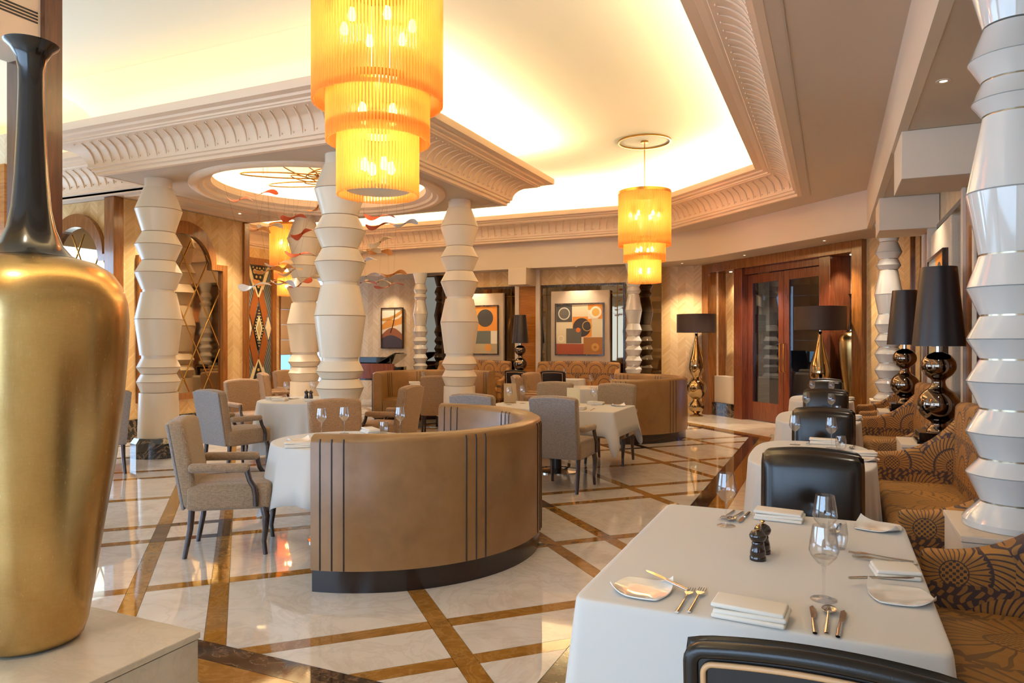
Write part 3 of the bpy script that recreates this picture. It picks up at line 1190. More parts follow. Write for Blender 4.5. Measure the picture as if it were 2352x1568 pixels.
# --- portal and doors on the diagonal wall
DR = R(-45)
PO = (-0.96, 13.70, 0)
wd = struct('wall_diagonal', MB().box(-3.2, 0.34, 0, -0.80, 0.6, ZL).box(1.12, 0.40, 0, 3.0, 0.6, ZL).box(-0.80, 0.47, 2.8, 1.12, 0.6, ZL), 'herring', 'diagonal wall with the wooden portal', loc=PO, rotz=DR)
wbox(wd, 'side_panel', 'herring', -3.2, 0.0, 0, -2.0, 0.1, ZL)
wbox(wd, 'side_panel', 'herring', 2.0, 0.0, 0, 2.9, 0.1, ZL)
po = struct('trim_16', MB().box(-2.02, -0.1, 0, -1.80, 0.47, ZL), 'walnut', 'tall wooden portal round the glazed doors', loc=PO, rotz=DR)
wbox(po, 'portal_post', 'walnut', 1.86, -0.1, 0, 2.06, 0.47, ZL, 0.006)
wbox(po, 'portal_header', 'walnut', -1.80, -0.1, 2.90, 1.86, 0.47, ZL, 0.006)
wbox(po, 'door_casing', 'mahogany', -1.06, -0.04, 0, -0.82, 0.46, 2.90, 0.006)
wbox(po, 'door_casing', 'mahogany', 1.13, -0.04, 0, 1.37, 0.46, 2.90, 0.006)
wbox(po, 'door_header', 'mahogany', -0.82, 0.02, 2.78, 1.13, 0.46, 2.90, 0.006)
wbox(po, 'niche_plinth', 'black_marble', -1.80, 0.0, 0, -1.06, 0.46, 0.26)
wbox(po, 'niche_plinth', 'black_marble', 1.37, 0.0, 0, 1.86, 0.46, 0.26)
wbox(po, 'niche_block', 'plaster', -1.78, 0.04, 0.26, -1.08, 0.34, 0.80, 0.006)
struct('baseboard_diagonal', MB().box(-3.0, -0.04, 0, -2.02, 0.0, 0.26), 'black_marble', loc=PO, rotz=DR)
for k, (xa, xb) in enumerate(((-0.815, 0.145), (0.155, 1.125))):
    d = sempty('door_%d' % (k + 1), PO, DR, 'glazed mahogany door leaf, %s' % ('left' if k == 0 else 'right'))
    zt = 2.775
    st = 0.13
    wbox(d, 'door_stile', 'mahogany', xa, 0.10, 0.01, xa + st, 0.15, zt, 0.004)
    wbox(d, 'door_stile', 'mahogany', xb - st, 0.10, 0.01, xb, 0.15, zt, 0.004)
    wbox(d, 'door_rail', 'mahogany', xa + st, 0.10, 0.01, xb - st, 0.15, 0.36, 0.004)
    wbox(d, 'door_rail', 'mahogany', xa + st, 0.10, zt - 0.17, xb - st, 0.15, zt, 0.004)
    wbox(d, 'door_glass', 'door_glass', xa + st, 0.12, 0.36, xb - st, 0.13, zt - 0.17)
    hx = xb - 0.045 if k == 0 else xa + 0.045
    obj('door_handle', MB().tube([(hx, 0.10, 0.95), (hx, 0.05, 0.96), (hx, 0.05, 1.45), (hx, 0.10, 1.46)], 0.011, 8), 'brass', d, smooth=60)
# the room seen through the glass
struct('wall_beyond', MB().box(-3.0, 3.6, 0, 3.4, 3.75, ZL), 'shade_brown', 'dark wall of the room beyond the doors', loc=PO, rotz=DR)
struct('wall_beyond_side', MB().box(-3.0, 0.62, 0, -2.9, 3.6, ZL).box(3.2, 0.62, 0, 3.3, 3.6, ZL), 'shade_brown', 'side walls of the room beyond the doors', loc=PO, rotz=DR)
wv = sempty('window_2', PO, DR, 'dim blue window in the room beyond the doors')
obj('window_pane', MB().box(0.2, 3.55, 0.2, 2.6, 3.58, 1.25), 'dim_sky', wv)
obj('window_pane', MB().box(-0.62, 3.55, 0.2, -0.42, 3.58, 2.6), 'dim_sky', wv)
obj('window_bar', MB().box(0.2, 3.52, 0.6, 2.6, 3.55, 0.64), 'black', wv)
obj('window_bar', MB().box(1.3, 3.52, 0.2, 1.36, 3.55, 1.25), 'black', wv)

# --- hidden sides of the room: front wall with windows (behind the camera), left window wall
wf = struct('wall_front', MB().box(-12.2, -3.6, 0, 1.4, -3.45, 0.35).box(-12.2, -3.6, 3.15, 1.4, -3.45, ZC).box(0.3, -3.6, 0.35, 1.4, -3.45, 3.15).box(-12.2, -3.6, 0.35, -10.3, -3.45, 3.15), 'plaster', 'front wall with wide windows behind the viewer')
wx = struct('wall_left_window', MB().box(-12.4, -3.6, 0, -12.25, 7.2, 0.35).box(-12.4, -3.6, 3.15, -12.25, 7.2, ZC).box(-12.4, 3.95, 0.35, -12.25, 4.9, 3.15).box(-12.4, 6.8, 0.35, -12.25, 7.2, 3.15).box(-12.4, -3.6, 0.35, -12.25, -2.5, 3.15), 'plaster', 'left wall with wide windows')
wz = sempty('window_4', (-12.3, 0, 0), 0, 'wide window in the left wall')
for y in (-2.5, -0.9, 0.7, 2.3, 3.95, 4.9, 6.8):
    obj('window_mullion', MB().box(-0.03, y - 0.04, 0.35, 0.05, y + 0.04, 3.15), 'walnut', wz)
for ya, yb in ((-2.5, 3.95), (4.9, 6.8)):
    obj('window_pane', MB().box(-0.02, ya, 0.35, -0.01, yb, 3.15), 'window_glass', wz)
for nm, par_, xs in (('window_3', None, [-10.3 + 2.12 * k for k in range(6)]),):
    wq = sempty(nm, (0, -3.5, 0), 0, 'wide front window')
    for x in xs:
        obj('window_mullion', MB().box(x - 0.04, -0.06, 0.35, x + 0.04, 0.02, 3.15), 'walnut', wq)

# ================================================================== COLUMNS
def biconic(z0, r0, z1, r1, z2, r2):
    return [(r0, z0), (r1, z1 - 0.004), (r1 + 0.002, z1 - 0.002), (r1 - 0.006, z1), (r1 + 0.002, z1 + 0.002), (r1, z1 + 0.004), (r2, z2)]


def mk_big_column():
    t = thing('drum_column', '', 'column', group='ivory drum columns under the canopy')
    obj('marble_base', MB().lathe([(0.335, 0), (0.335, 0.19), (0.29, 0.255), (0.2, 0.255)], 12), 'black_marble', t)
    obj('base_shaft', MB().lathe([(0.252, 0.255), (0.236, 0.83), (0.2, 0.838)], 48), 'column_ivory', t, smooth=30)
    segs = [(0.84, .215, .973, .264, 1.073, .215), (1.081, .215, 1.163, .264, 1.276, .213), (1.32, .226, 1.79, .287, 2.138, .214),
            (2.178, .203, 2.396, .285, 2.553, .203), (2.561, .203, 2.76, .285, 2.926, .200), (2.934, .200, 3.22, .285, 3.505, .180)]
    for s in segs:
        d_ = obj('column_drum', MB().lathe(biconic(*s), 48), 'column_ivory', t, smooth=25)
        obj('ridge_line', MB().lathe([(s[3] + .0015, s[2] - .0035), (s[3] + .003, s[2]), (s[3] + .0015, s[2] + .0035)], 48, (0, 0, 0), False, False), 'column_joint', d_, smooth=40)
    for z0, z1, r in ((0.838, 0.842, .208), (1.072, 1.083, .207), (1.274, 1.322, .205), (2.136, 2.18, .192), (2.551, 2.563, .195), (2.924, 2.936, .192), (3.503, 3.63, .168)):
        obj('column_joint', MB().lathe([(r, z0), (r, z1)], 48), 'column_ivory' if z1 - z0 > .02 else 'column_joint', t, smooth=30)
    return t


bigcol = Proto(mk_big_column)
bigcol((-8.07, 6.62, 0), 0, 'ivory drum column on black base, nearest the left mirror')
bigcol((-5.12, 6.60, 0), 0, 'ivory drum column standing just behind the front booth, nearest of four')
bigcol((-5.12, 9.46, 0), 0, 'ivory drum column under the right corner of the canopy')
bigcol((-8.07, 9.46, 0), 0, 'ivory drum column half hidden behind the nearest one, by the blind')


def mk_wall_column():
    t = thing('stacked_column', '', 'column', group='white glazed columns on pedestals')
    obj('column_foot', MB().lathe([(0.185, 0.72), (0.185, 0.745), (0.172, 0.765), (0.12, 0.82)], 48), 'column_gloss', t, smooth=25)
    N = [(0.824, .122), (1.005, .122), (1.215, .122), (1.425, .122), (1.61, .122), (1.866, .125), (2.454, .112), (2.60, .116), (2.83, .11)]
    Rg = [(0.94, .170), (1.115, .170), (1.33, .170), (1.51, .168), (1.728, .168), (2.13, .170), (2.515, .148), (2.69, .162)]
    for i in range(len(Rg)):
        obj('column_drum', MB().lathe(biconic(N[i][0] + .004, N[i][1], Rg[i][0], Rg[i][1], N[i + 1][0] - .004, N[i + 1][1]), 48), 'column_gloss', t, smooth=25)
        obj('column_joint', MB().lathe([(N[i][1] - .006, N[i][0] - .006), (N[i][1] - .006, N[i][0] + .006)], 40), 'joint_metal', t, smooth=30)
    obj('column_capital', MB().lathe([(0.11, 2.834), (0.172, ZL - 0.01), (0.172, ZL)], 48), 'column_gloss', t, smooth=25)
    return t


wcol = Proto(mk_wall_column)
wcol((0.70, 3.60, 0), 0, 'white glazed stacked column nearest, at the right edge')
wcol((0.70, 10.75, 0), 0, 'white glazed stacked column beside the wooden portal')
wcol((-3.65, 14.12, 0), 0, 'white glazed stacked column at the back, right of the paintings')
wcol((-8.67, 14.12, 0), 0, 'white glazed stacked column at the back, beside the piano')


def mk_ped():
    t = thing('stone_pedestal', '', 'pedestal', group='pale stone pedestals between the sofas')
    obj('pedestal_body', MB().box(-0.22, -0.24, 0, 0.24, 0.24, 0.69), 'plaster', t, bevel=0.004)
    obj('pedestal_top', MB().box(-0.225, -0.245, 0.692, 0.245, 0.245, 0.718), 'plaster', t, bevel=0.004)
    return t


ped = Proto(mk_ped)
ped((0.70, 3.60, 0), 0, 'pale pedestal under the nearest white column')
ped((0.71, 6.39, 0), 0, 'pale pedestal under the nearest black lamp')
ped((0.71, 9.12, 0), 0, 'pale pedestal under the second black lamp')
ped((0.70, 10.75, 0), 0, 'pale pedestal under the column beside the portal')
ped((-3.65, 14.14, 0), R(90), 'pale pedestal under the back column right of the paintings')
ped((-8.67, 14.14, 0), R(90), 'pale pedestal under the back column beside the piano')
ped((-6.15, 14.14, 0), R(90), 'pale pedestal under the small back lamp')


# ================================================================== VASES
def mk_vase():
    t = thing('gold_vase', '', 'vase', group='tall gold vases')
    body = [(0.02, 0.0), (0.12, 0.0), (0.138, 0.012), (0.150, 0.05), (0.165, 0.14), (0.196, 0.354), (0.228, 0.55), (0.247, 0.72), (0.258, 0.86), (0.262, 0.96), (0.257, 1.02),
            (0.243, 1.07), (0.215, 1.112), (0.172, 1.14), (0.128, 1.152), (0.118, 1.150)]
    obj('vase_body', MB().lathe(body, 72), 'gold_leaf', t, smooth=60)
    neck = [(0.118, 1.146), (0.121, 1.154), (0.105, 1.162), (0.083, 1.19), (0.064, 1.24), (0.052, 1.30), (0.044, 1.40), (0.038, 1.53), (0.034, 1.66), (0.034, 1.715), (0.040, 1.75),
            (0.054, 1.778), (0.070, 1.792), (0.073, 1.797), (0.070, 1.798), (0.05, 1.775), (0.032, 1.74), (0.026, 1.66)]
    obj('vase_neck', MB().lathe(neck, 56, (0, 0, 0), False, True), 'lacquer', t, smooth=60)
    return t


vase = Proto(mk_vase)
vase((-2.20, 1.36, 0.60), 0, 'tall gold leaf vase with black neck in the left foreground')
v2 = vase((0.30, 12.70, 0.56), 0, 'tall gold leaf vase in the portal niche right of the doors')
v2.scale = (0.78, 0.78, 0.95)
pd = thing('vase_plinth', 'broad pale stone plinth under the large gold vase', 'plinth', (-2.22, 1.25, 0))
obj('plinth_body', MB().box(-0.42, -0.42, 0, 0.425, 0.365, 0.574), 'pedestal_stone', pd, bevel=0.004)
obj('plinth_top', MB().box(-0.43, -0.43, 0.578, 0.43, 0.37, 0.599), 'pedestal_stone', pd, bevel=0.004)
p2 = thing('vase_plinth', 'small stone plinth under the vase in the portal niche', 'plinth', (0.30, 12.70, 0), DR)
obj('plinth_body', MB().box(-0.17, -0.16, 0.262, 0.17, 0.14, 0.558), 'plaster', p2, bevel=0.004)


# ================================================================== BOOTHS
def mk_booth(label):
    t = thing('curved_booth', label, 'booth', group='curved leather booths')
    A0, A1, RR = R(-79), R(98), 1.165
    path = arc(0, 0, RR, A0, A1, 56)
    back = [(0, .135), (0, .895), (.012, .925), (.045, .942), (.09, .942), (.13, .930), (.148, .90), (.165, .135)]
    obj('booth_back', MB().sweep(back, path), 'tan_leather', t, smooth=50)
    path2 = arc(0, 0, RR, A0 - R(1.5), A1 + R(1.5), 56)
    obj('booth_seat', MB().sweep([(.17, .30), (.16, .44), (.52, .455), (.575, .45), (.60, .43), (.605, .30)], path2), 'tan_leather', t, smooth=50)
    obj('seat_base', MB().sweep([(.17, .135), (.17, .299), (.585, .299), (.585, .135)], arc(0, 0, RR, A0 - R(.8), A1 + R(.8), 56)), 'tan_leather', t, smooth=50)
    obj('booth_plinth', MB().sweep([(.02, 0), (.02, .134), (.56, .134), (.56, 0)], path), 'plinth', t, smooth=50)
    sp = R(3.6)
    for c in (A0 + R(6.6), R(-28), R(12), R(54), A1 - R(6.6)):
        for k in (-1, 0, 1):
            a = c + k * sp
            for prof_ in ([(-0.0005, .137), (-0.0005, .5), (-0.0005, .893), (.006, .918)], [(.140, .918), (.1495, .893), (.158, .6), (.1615, .46)]):
                pts = [((RR - o) * math.cos(a), (RR - o) * math.sin(a), z) for o, z in prof_]
                obj('piping', MB().tube(pts, 0.0048, 6), 'piping_dark', t, smooth=60)
    return t


booth = Proto(lambda: mk_booth(''))
booth((-3.06, 4.52, 0), 0, 'curved tan leather booth nearest the viewer, striped with dark piping')
booth((-3.22, 11.15, 0), R(4), 'curved tan leather booth at the far right, in front of the gold floor lamp')
booth((-6.62, 11.35, 0), R(127), 'curved tan leather booth opening towards the viewer, beyond the canopy')


# ================================================================== CHAIRS
def chair_back(w, z0, z1, th, lean, y0, arch, top_in=0.0):
    zc_, h = (z0 + z1) / 2, z1 - z0

    def fn(p):
        t = (p.z - z0) / h
        x = p.x * (1 - top_in * (1 - t))
        z = p.z + (arch * (1 - (p.x / (w / 2)) ** 2) * max(0, t) ** 3)
        return (x, p.y - lean * (p.z - z0) + 0.02 * (p.x / (w / 2)) ** 2 * 0, z)
    return MB().rbox((0, y0, zc_), (w, th, h), min(0.035, th * 0.45), 3, fn, (7, 0, 4))


def mk_armchair(cloth, backcloth):
    def f():
        t = thing('armchair', '', 'chair', group='upholstered armchairs')
        obj('seat', MB().rbox((0, 0.03, 0.412), (0.51, 0.56, 0.175), 0.035, 3, lambda p: (p.x * (1 + 0.06 * (p.y + .25)), p.y, p.z + 0.012 * (1 - (p.x / .25) ** 2) * (p.z > .45)), (5, 4, 0)), cloth, t, smooth=50)
        obj('backrest', chair_back(0.50, 0.34, 0.945, 0.11, 0.17, -0.215, 0.022, 0.04), cloth, t, smooth=50)

        def bp(p):
            tt = (p.z - 0.335) / 0.6
            return (p.x * (1 - 0.04 * (1 - tt)), p.y - 0.17 * (p.z - 0.34), p.z + 0.022 * (1 - (p.x / 0.25) ** 2) * max(0, tt) ** 3)
        obj('back_panel', MB().rbox((0, -0.272, 0.632), (0.485, 0.02, 0.595), 0.008, 2, bp, (7, 0, 4)), backcloth, t, smooth=50)
        for s in (-1, 1):
            obj('armrest', MB().rbox((0, 0, 0), (0.07, 0.40, 0.062), 0.028, 3, lambda p, s=s: (p.x + s * 0.262, p.y - 0.03, p.z + 0.625 - 0.02 * p.y)), cloth, t, smooth=60)
            obj('arm_post', MB().tube([(s * 0.262, 0.150, 0.635), (s * 0.266, 0.158, 0.58), (s * 0.270, 0.172, 0.53), (s * 0.274, 0.20, 0.485), (s * 0.274, 0.212, 0.43), (s * 0.272, 0.212, 0.35)],
                                     [.021, .020, .019, .020, .021, .019], 8), 'dark_wood', t, smooth=50)
            obj('leg', MB().tube([(s * 0.232, 0.262, 0.335), (s * 0.240, 0.276, 0.27), (s * 0.238, 0.272, 0.18), (s * 0.232, 0.262, 0.09), (s * 0.236, 0.272, 0.0)], [.028, .028, .022, .017, .016], 8), 'dark_wood', t, smooth=50)
            obj('leg', MB().tube([(s * 0.222, -0.215, 0.345), (s * 0.222, -0.225, 0.2), (s * 0.224, -0.262, 0.0)], [.024, .021, .017], 8), 'dark_wood', t, smooth=50)
        return t
    return f


arm = Proto(mk_armchair('linen', 'linen_back_daylit'))
armw = Proto(mk_armchair('wicker', 'wicker'))
G1 = 'upholstered armchairs'
arm((-4.0, 3.885, 0), face(.80, .60), 'beige linen armchair nearest, drawn up to the front booth table', G1)
arm((-6.30, 6.19, 0), face(.18, 1), 'linen armchair with its back, tinted grey-blue as by daylight, to the viewer, at the canopy table', G1)
armw((-7.42, 7.62, 0), face(1, -.30), 'ochre armchair on the left side of the canopy table', G1)
armw((-5.02, 7.42, 0), face(-1, -.1), 'brown armchair just right of the nearest ivory column', G1)
armw((-4.02, 5.22, 0), face(.78, -.62), 'woven brown armchair facing the viewer across the front booth table', G1)
armw((-8.80, 9.72, 0), face(.55, .80), 'brown armchair in front of the inlaid panel and window', G1)
armw((-9.15, 10.50, 0), face(1, -.05), 'brown armchair by the window, beside the rear ivory column', G1)
armw((-5.80, 9.98, 0), face(-.42, .9), 'brown armchair left of the right canopy column', G1)
arm((-2.50, 6.88, 0), face(0, 1), 'linen armchair with its daylight-tinted grey back to the viewer, right of the front booth', G1)
arm((-3.38, 6.84, 0), face(0, 1), 'linen armchair, back tinted grey as by daylight, peeking above the front booth back', G1)
arm((-3.38, 8.62, 0), face(0, -1), 'linen armchair on the far left side of the long table', G1)
arm((-2.52, 8.60, 0), face(0, -1), 'linen armchair on the far side of the long table, before the right booth', G1)
armw((-4.48, 11.45, 0), face(1, -.15), 'brown armchair drawn up to the far right booth', G1)
armw((-4.32, 10.55, 0), face(.8, .5), 'ochre armchair seen edge-on near the far right booth', G1)
arm((-7.60, 5.38, 0), face(-1, .2), 'armchair hidden behind the gold vase, one dark leg showing', G1)


def mk_black_chair():
    t = thing('leather_chair', '', 'chair', group='black leather chairs')
    obj('seat', MB().rbox((0, 0.03, 0.42), (0.46, 0.48, 0.13), 0.035, 3), 'black_leather', t, smooth=50)
    obj('back_shell', chair_back(0.465, 0.36, 0.93, 0.045, 0.10, -0.225, 0.020), 'black_leather', t, smooth=50)

    def puff(p):
        u, v = p.x / 0.222, (p.z - 0.655) / 0.265
        b = 0.022 * max(0, 1 - u ** 4) * max(0, 1 - v ** 4) * (p.y > -0.17)
        dip = 0.016 * math.exp(-(p.x ** 2 + (p.z - 0.70) ** 2) / 0.0012) * (p.y > -0.17)
        tt = (p.z - 0.36) / 0.57
        return (p.x, p.y + b - dip - 0.10 * (p.z - 0.36), p.z + 0.02 * (1 - (p.x / .2325) ** 2) * max(0, tt) ** 3)
    gm = MB()
    nx, nz = 24, 26
    gv, gf = [], []
    for j in range(nz + 1):
        for i in range(nx + 1):
            u, v = -1 + 2 * i / nx, -1 + 2 * j / nz
            e = max(abs(u), abs(v))
            yy = -0.150 - 0.045 * max(0, (e - 0.86) / 0.14) ** 2
            gv.append(puff(Vector((0.222 * u, yy, 0.655 + 0.258 * v))))
    for j in range(nz):
        for i in range(nx):
            a = j * (nx + 1) + i
            gf.append((a, a + 1, a + nx + 2, a + nx + 1))
    gm.add(gv, gf)
    pdm = obj('back_pad', gm, 'black_leather', t, smooth=80)
    sm_ = pdm.modifiers.new('thick', 'SOLIDIFY')
    sm_.thickness = 0.02
    sm_.offset = -1

    def per(w_, z0, z1, r, y):
        pts = []
        for (cx_, cz_, a0) in ((w_ - r, z1 - r, 0), (-(w_ - r), z1 - r, 90), (-(w_ - r), z0 + r, 180), (w_ - r, z0 + r, 270)):
            for k in range(6):
                a = R(a0 + 18 * k)
                x, z = cx_ + r * math.cos(a), cz_ + r * math.sin(a)
                tt = (z - 0.36) / 0.57
                pts.append((x, y - 0.10 * (z - 0.36), z + 0.02 * (1 - (x / .2325) ** 2) * max(0, tt) ** 3))
        # extra points on the top edge for the camber
        top = []
        for k in range(1, 12):
            x = (w_ - r) * (1 - 2 * k / 12)
            z = z1
            tt = (z - 0.36) / 0.57
            top.append((x, y - 0.10 * (z - 0.36), z + 0.02 * (1 - (x / .2325) ** 2) * tt ** 3))
        return pts[:6] + top + pts[6:]
    obj('edge_roll', MB().tube(per(0.218, 0.380, 0.926, 0.022, -0.244), 0.015, 10, closed=True), 'black_leather', t, smooth=60)
    obj('tan_piping', MB().tube(per(0.195, 0.403, 0.903, 0.016, -0.2525), 0.0055, 8, closed=True), 'piping_tan', t, smooth=60, label='thin tan piping')
    bt = MB().lathe([(0.016, -0.004), (0.014, 0.004), (0.008, 0.009), (0, 0.010)], 16)
    bt.v = [(x, -0.136 - 0.10 * 0.34 + z, 0.70 + y) for x, y, z in bt.v]
    obj('tufted_button', bt, 'black_leather', t, smooth=60)
    for s in (-1, 1):
        obj('leg', MB().tube([(s * 0.20, 0.24, 0.36), (s * 0.20, 0.25, 0.0)], [.022, .016], 8), 'dark_wood', t, smooth=50)
        obj('leg', MB().tube([(s * 0.20, -0.20, 0.38), (s * 0.20, -0.235, 0.0)], [.022, .016], 8), 'dark_wood', t, smooth=50)
    return t


blk = Proto(mk_black_chair)
G2 = 'black leather chairs'
blk((-0.02, 1.64, 0), 0, 'black leather chair nearest, cut off by the bottom edge', G2)
blk((-0.09, 3.64, 0), R(180), 'black leather chair with a button back, behind the nearest table', G2)
blk((-0.06, 6.13, 0), R(180), 'black leather chair, third from the viewer in the right row', G2)
blk((-0.06, 8.66, 0), R(180), 'black leather chair, fourth from the viewer in the right row', G2)
blk((-0.08, 11.12, 0), R(180), 'black leather chair, farthest of the right row, by the floor lamp', G2)
blk((-5.46, 12.66, 0), face(.1, 1), 'black leather chair at the back, below the small black lamp', G2)
blk((-4.78, 12.70, 0), face(-.1, 1), 'black leather chair at the back, below the right painting', G2)


# ================================================================== SOFAS
def mk_sofa(W):
    def f():
        t = thing('patterned_sofa', '', 'sofa', group='patterned sofas')
        obj('seat_cushion', MB().rbox((0, 0.04, 0.345), (W - 0.20, 0.54, 0.25), 0.06, 4, lambda p: (p.x, p.y, p.z + 0.02 * (p.z > .4) * (1 - (p.x / W * 2) ** 2)), (8, 3, 0)), 'fan_xy', t, smooth=60)
        obj('sofa_back', MB().rbox((0, -0.235, 0.64), (W - 0.02, 0.12, 0.84), 0.05, 4, lambda p: (p.x, p.y - 0.05 * (p.z - .3), p.z + 0.03 * (p.z > .9) * math.cos(p.x * PI / W)), (10, 0, 3)), 'fan_xz', t, smooth=60)
        for s in (-1, 1):
            def fn(p, s=s):
                k = (0.31 - p.y) / 0.60
                top = 0.67 + 0.38 * max(0, k) ** 2.6
                z = 0.22 + (p.z - 0.22) / 0.5 * (top - 0.22)
                return (p.x + s * (W / 2 - 0.055), p.y, z)
            obj('sofa_arm', MB().rbox((0, 0.01, 0.47), (0.105, 0.60, 0.50), 0.035, 4, fn, (0, 10, 3)), 'fan_yz', t, smooth=60)
        obj('sofa_base', MB().box(-W / 2 + 0.05, -0.28, 0.08, W / 2 - 0.05, 0.28, 0.24), 'fan_xz', t)
        for sx in (-1, 1):
            for sy in (-1, 1):
                obj('leg', MB().box(sx * (W / 2 - 0.1) - 0.025, sy * 0.26 - 0.025, 0, sx * (W / 2 - 0.1) + 0.025, sy * 0.26 + 0.025, 0.08), 'dark_wood', t)
        return t
    return f


sofa = Proto(mk_sofa(2.16))
sofas = Proto(mk_sofa(1.08))
sofab = Proto(mk_sofa(1.86))
G3 = 'shell-patterned sofas'
sofa((0.635, 2.25, 0), R(90), 'gold and plum patterned sofa nearest, at the lower right corner', G3)
sofa((0.61, 5.01, 0), R(90), 'gold and plum patterned sofa between the near column and the first lamp', G3)
sofa((0.61, 7.76, 0), R(90), 'gold and plum patterned sofa between the two black lamps', G3)
sofas((0.61, 9.92, 0), R(90), 'short patterned sofa beside the column by the portal', G3)
sofab((-4.92, 14.12, 0), R(180), 'patterned sofa under the right back painting', G3)
sofab((-7.40, 14.12, 0), R(180), 'patterned sofa under the left back painting', G3)


# ================================================================== TABLES AND CLOTHS
def mk_table(w_, d_, rnd=False):
    def f():
        t = thing('dining_table', '', 'table', group='cloth-covered dining tables')
        if rnd:
            obj('table_top', MB().lathe([(w_, 0.705), (w_, 0.743)], 40), 'dark_wood', t)
        else:
            obj('table_top', MB().prism([(w_ * math.copysign(abs(math.cos(a)) ** 0.8, math.cos(a)), d_ * math.copysign(abs(math.sin(a)) ** 0.8, math.sin(a))) for a in [2 * PI * k / 48 for k in range(48)]], 0.705, 0.743), 'dark_wood', t)
        obj('table_stem', MB().lathe([(0.05, 0.03), (0.045, 0.12), (0.04, 0.704)], 20), 'black', t, smooth=40)
        obj('table_foot', MB().lathe([(0.0, 0.0), (0.26, 0.0), (0.26, 0.012), (0.06, 0.035), (0.05, 0.035)], 36), 'chrome', t, smooth=40)
        return t
    return f


def cloth_mesh(a, b, n, hem, corner=0.0, folds=0, amp=0.0, flare=0.02, seed=1, crease=None, drop_dir=None):
    """superellipse cloth: half sizes a,b; exponent n; lies on z .748; hem height; corner = extra drop at the diagonals"""
    rnd_ = random.Random(seed)
    NS = 144
    ph = rnd_.random() * 6
    rings = [(0.0, 0.0, 0.25), (0, 0, 0.5), (0, 0, 0.75), (0.0, 0.0, 0.97), (0.0, 0.0, 0.996), (0.0015, 0.003, 1), (0.003, 0.010, 1), (0.004, 0.03, 1), (0.004, 0.2, 1), (0.004, 0.45, 1), (0.004, 0.7, 1), (0.004, 1.0, 1)]
    vs, fs = [], []
    for (o, f, sc_) in rings:
        for k in range(NS):
            th = 2 * PI * k / NS
            c_, s_ = math.cos(th), math.sin(th)
            x = a * math.copysign(abs(c_) ** (2 / n), c_)
            y = b * math.copysign(abs(s_) ** (2 / n), s_)
            nx = math.copysign(abs(c_) ** (2 - 2 / n), c_) / a
            ny = math.copysign(abs(s_) ** (2 - 2 / n), s_) / b
            ln = math.hypot(nx, ny)
            nx, ny = nx / ln, ny / ln
            diag = abs(math.sin(2 * th)) ** 3
            hz = hem - corner * diag + 0.01 * math.sin(5 * th + ph)
            z = 0.748 - f * (0.748 - hz) if sc_ == 1 else 0.748
            z = max(z, 0.01)
            out = o + flare * f + (amp * f * (math.sin(folds * th + ph) + 0.45 * math.sin((folds * 1.7) * th + 2 * ph)) if folds else 0) + corner * 0.28 * diag * f
            if sc_ < 1:
                x, y, out = x * sc_, y * sc_, 0
            vs.append((x + nx * out, y + ny * out, z))
    nr = len(rings)
    for i in range(nr - 1):
        for k in range(NS):
            k2 = (k + 1) % NS
            fs.append((i * NS + k, i * NS + k2, (i + 1) * NS + k2, (i + 1) * NS + k))
    fs.append(tuple(range(NS)))
    # underside so that the cloth has thickness
    m = MB().add(vs, fs)
    return m


def table(loc, rot, a, b, n, hem, corner, folds, amp, lab_t, lab_c, rnd=False, flare=0.02, seed=1):
    t = mk_table(a - 0.02, b - 0.02, rnd)()
    t.location = (loc[0], loc[1], 0)
    t.rotation_euler = (0, 0, rot)
    t['label'] = lab_t
    c = obj('tablecloth', cloth_mesh(a, b, n, hem, corner, folds, amp, flare, seed), 'cloth', smooth=50)
    c.location = (loc[0], loc[1], 0)
    c.rotation_euler = (0, 0, rot)
    tag(c, lab_c, 'tablecloth', 'white tablecloths')
    md = c.modifiers.new('thick', 'SOLIDIFY')
    md.thickness = 0.003
    md.offset = 1
    return c


t1 = table((-0.21, 2.635), 0, 0.475, 0.66, 40, 0.22, 0.16, 0, 0, 'rectangular table nearest the viewer, hidden under its cloth', 'white cloth on the nearest rectangular table', flare=0.045, seed=2)
# pressed creases of the nearest cloth
for k, (p, q) in enumerate((((-0.665, 2.60), (0.265, 2.69)),)):
    o = obj('cloth_crease', MB().tube([(p[0] + 0.20, p[1] - 2.635, 0.7495), (q[0] + 0.20, q[1] - 2.635, 0.7495)], 0.003, 6, flat=0.5), 'cloth', t1, smooth=60)
table((-0.12, 5.12), 0, 0.375, 0.66, 3.2, 0.12, 0.04, 22, 0.012, 'table behind the second black chair, hidden under its cloth', 'white cloth on the second table of the right row', flare=0.035, seed=3)
table((-0.12, 7.64), 0, 0.375, 0.66, 3.2, 0.12, 0.04, 22, 0.012, 'table behind the third black chair, hidden under its cloth', 'white cloth on the third table of the right row', flare=0.035, seed=4)
table((-0.12, 10.12), 0, 0.375, 0.62, 3.2, 0.12, 0.04, 22, 0.012, 'table behind the fourth black chair, hidden under its cloth', 'white cloth on the farthest table of the right row', flare=0.035, seed=5)
table((-2.90, 7.74), 0, 0.80, 0.46, 40, 0.50, 0.22, 0, 0, 'long table between four linen armchairs', 'white cloth with hanging corners on the long middle table', flare=0.05, seed=6)
table((-3.40, 4.42), 0, 0.52, 0.52, 2, 0.36, 0.14, 14, 0.016, 'round table inside the nearest booth', 'white cloth on the round table inside the nearest booth', True, 0.05, seed=7)
table((-6.14, 7.24), 0, 0.60, 0.60, 2, 0.14, 0.06, 18, 0.022, 'round table under the canopy', 'white folded cloth on the round table under the canopy', True, 0.07, seed=8)
table((-6.39, 11.03), 0, 0.50, 0.50, 2, 0.30, 0.12, 16, 0.018, 'round table in the booth beyond the canopy', 'white cloth on the round table in the booth beyond the canopy', True, 0.05, seed=9)
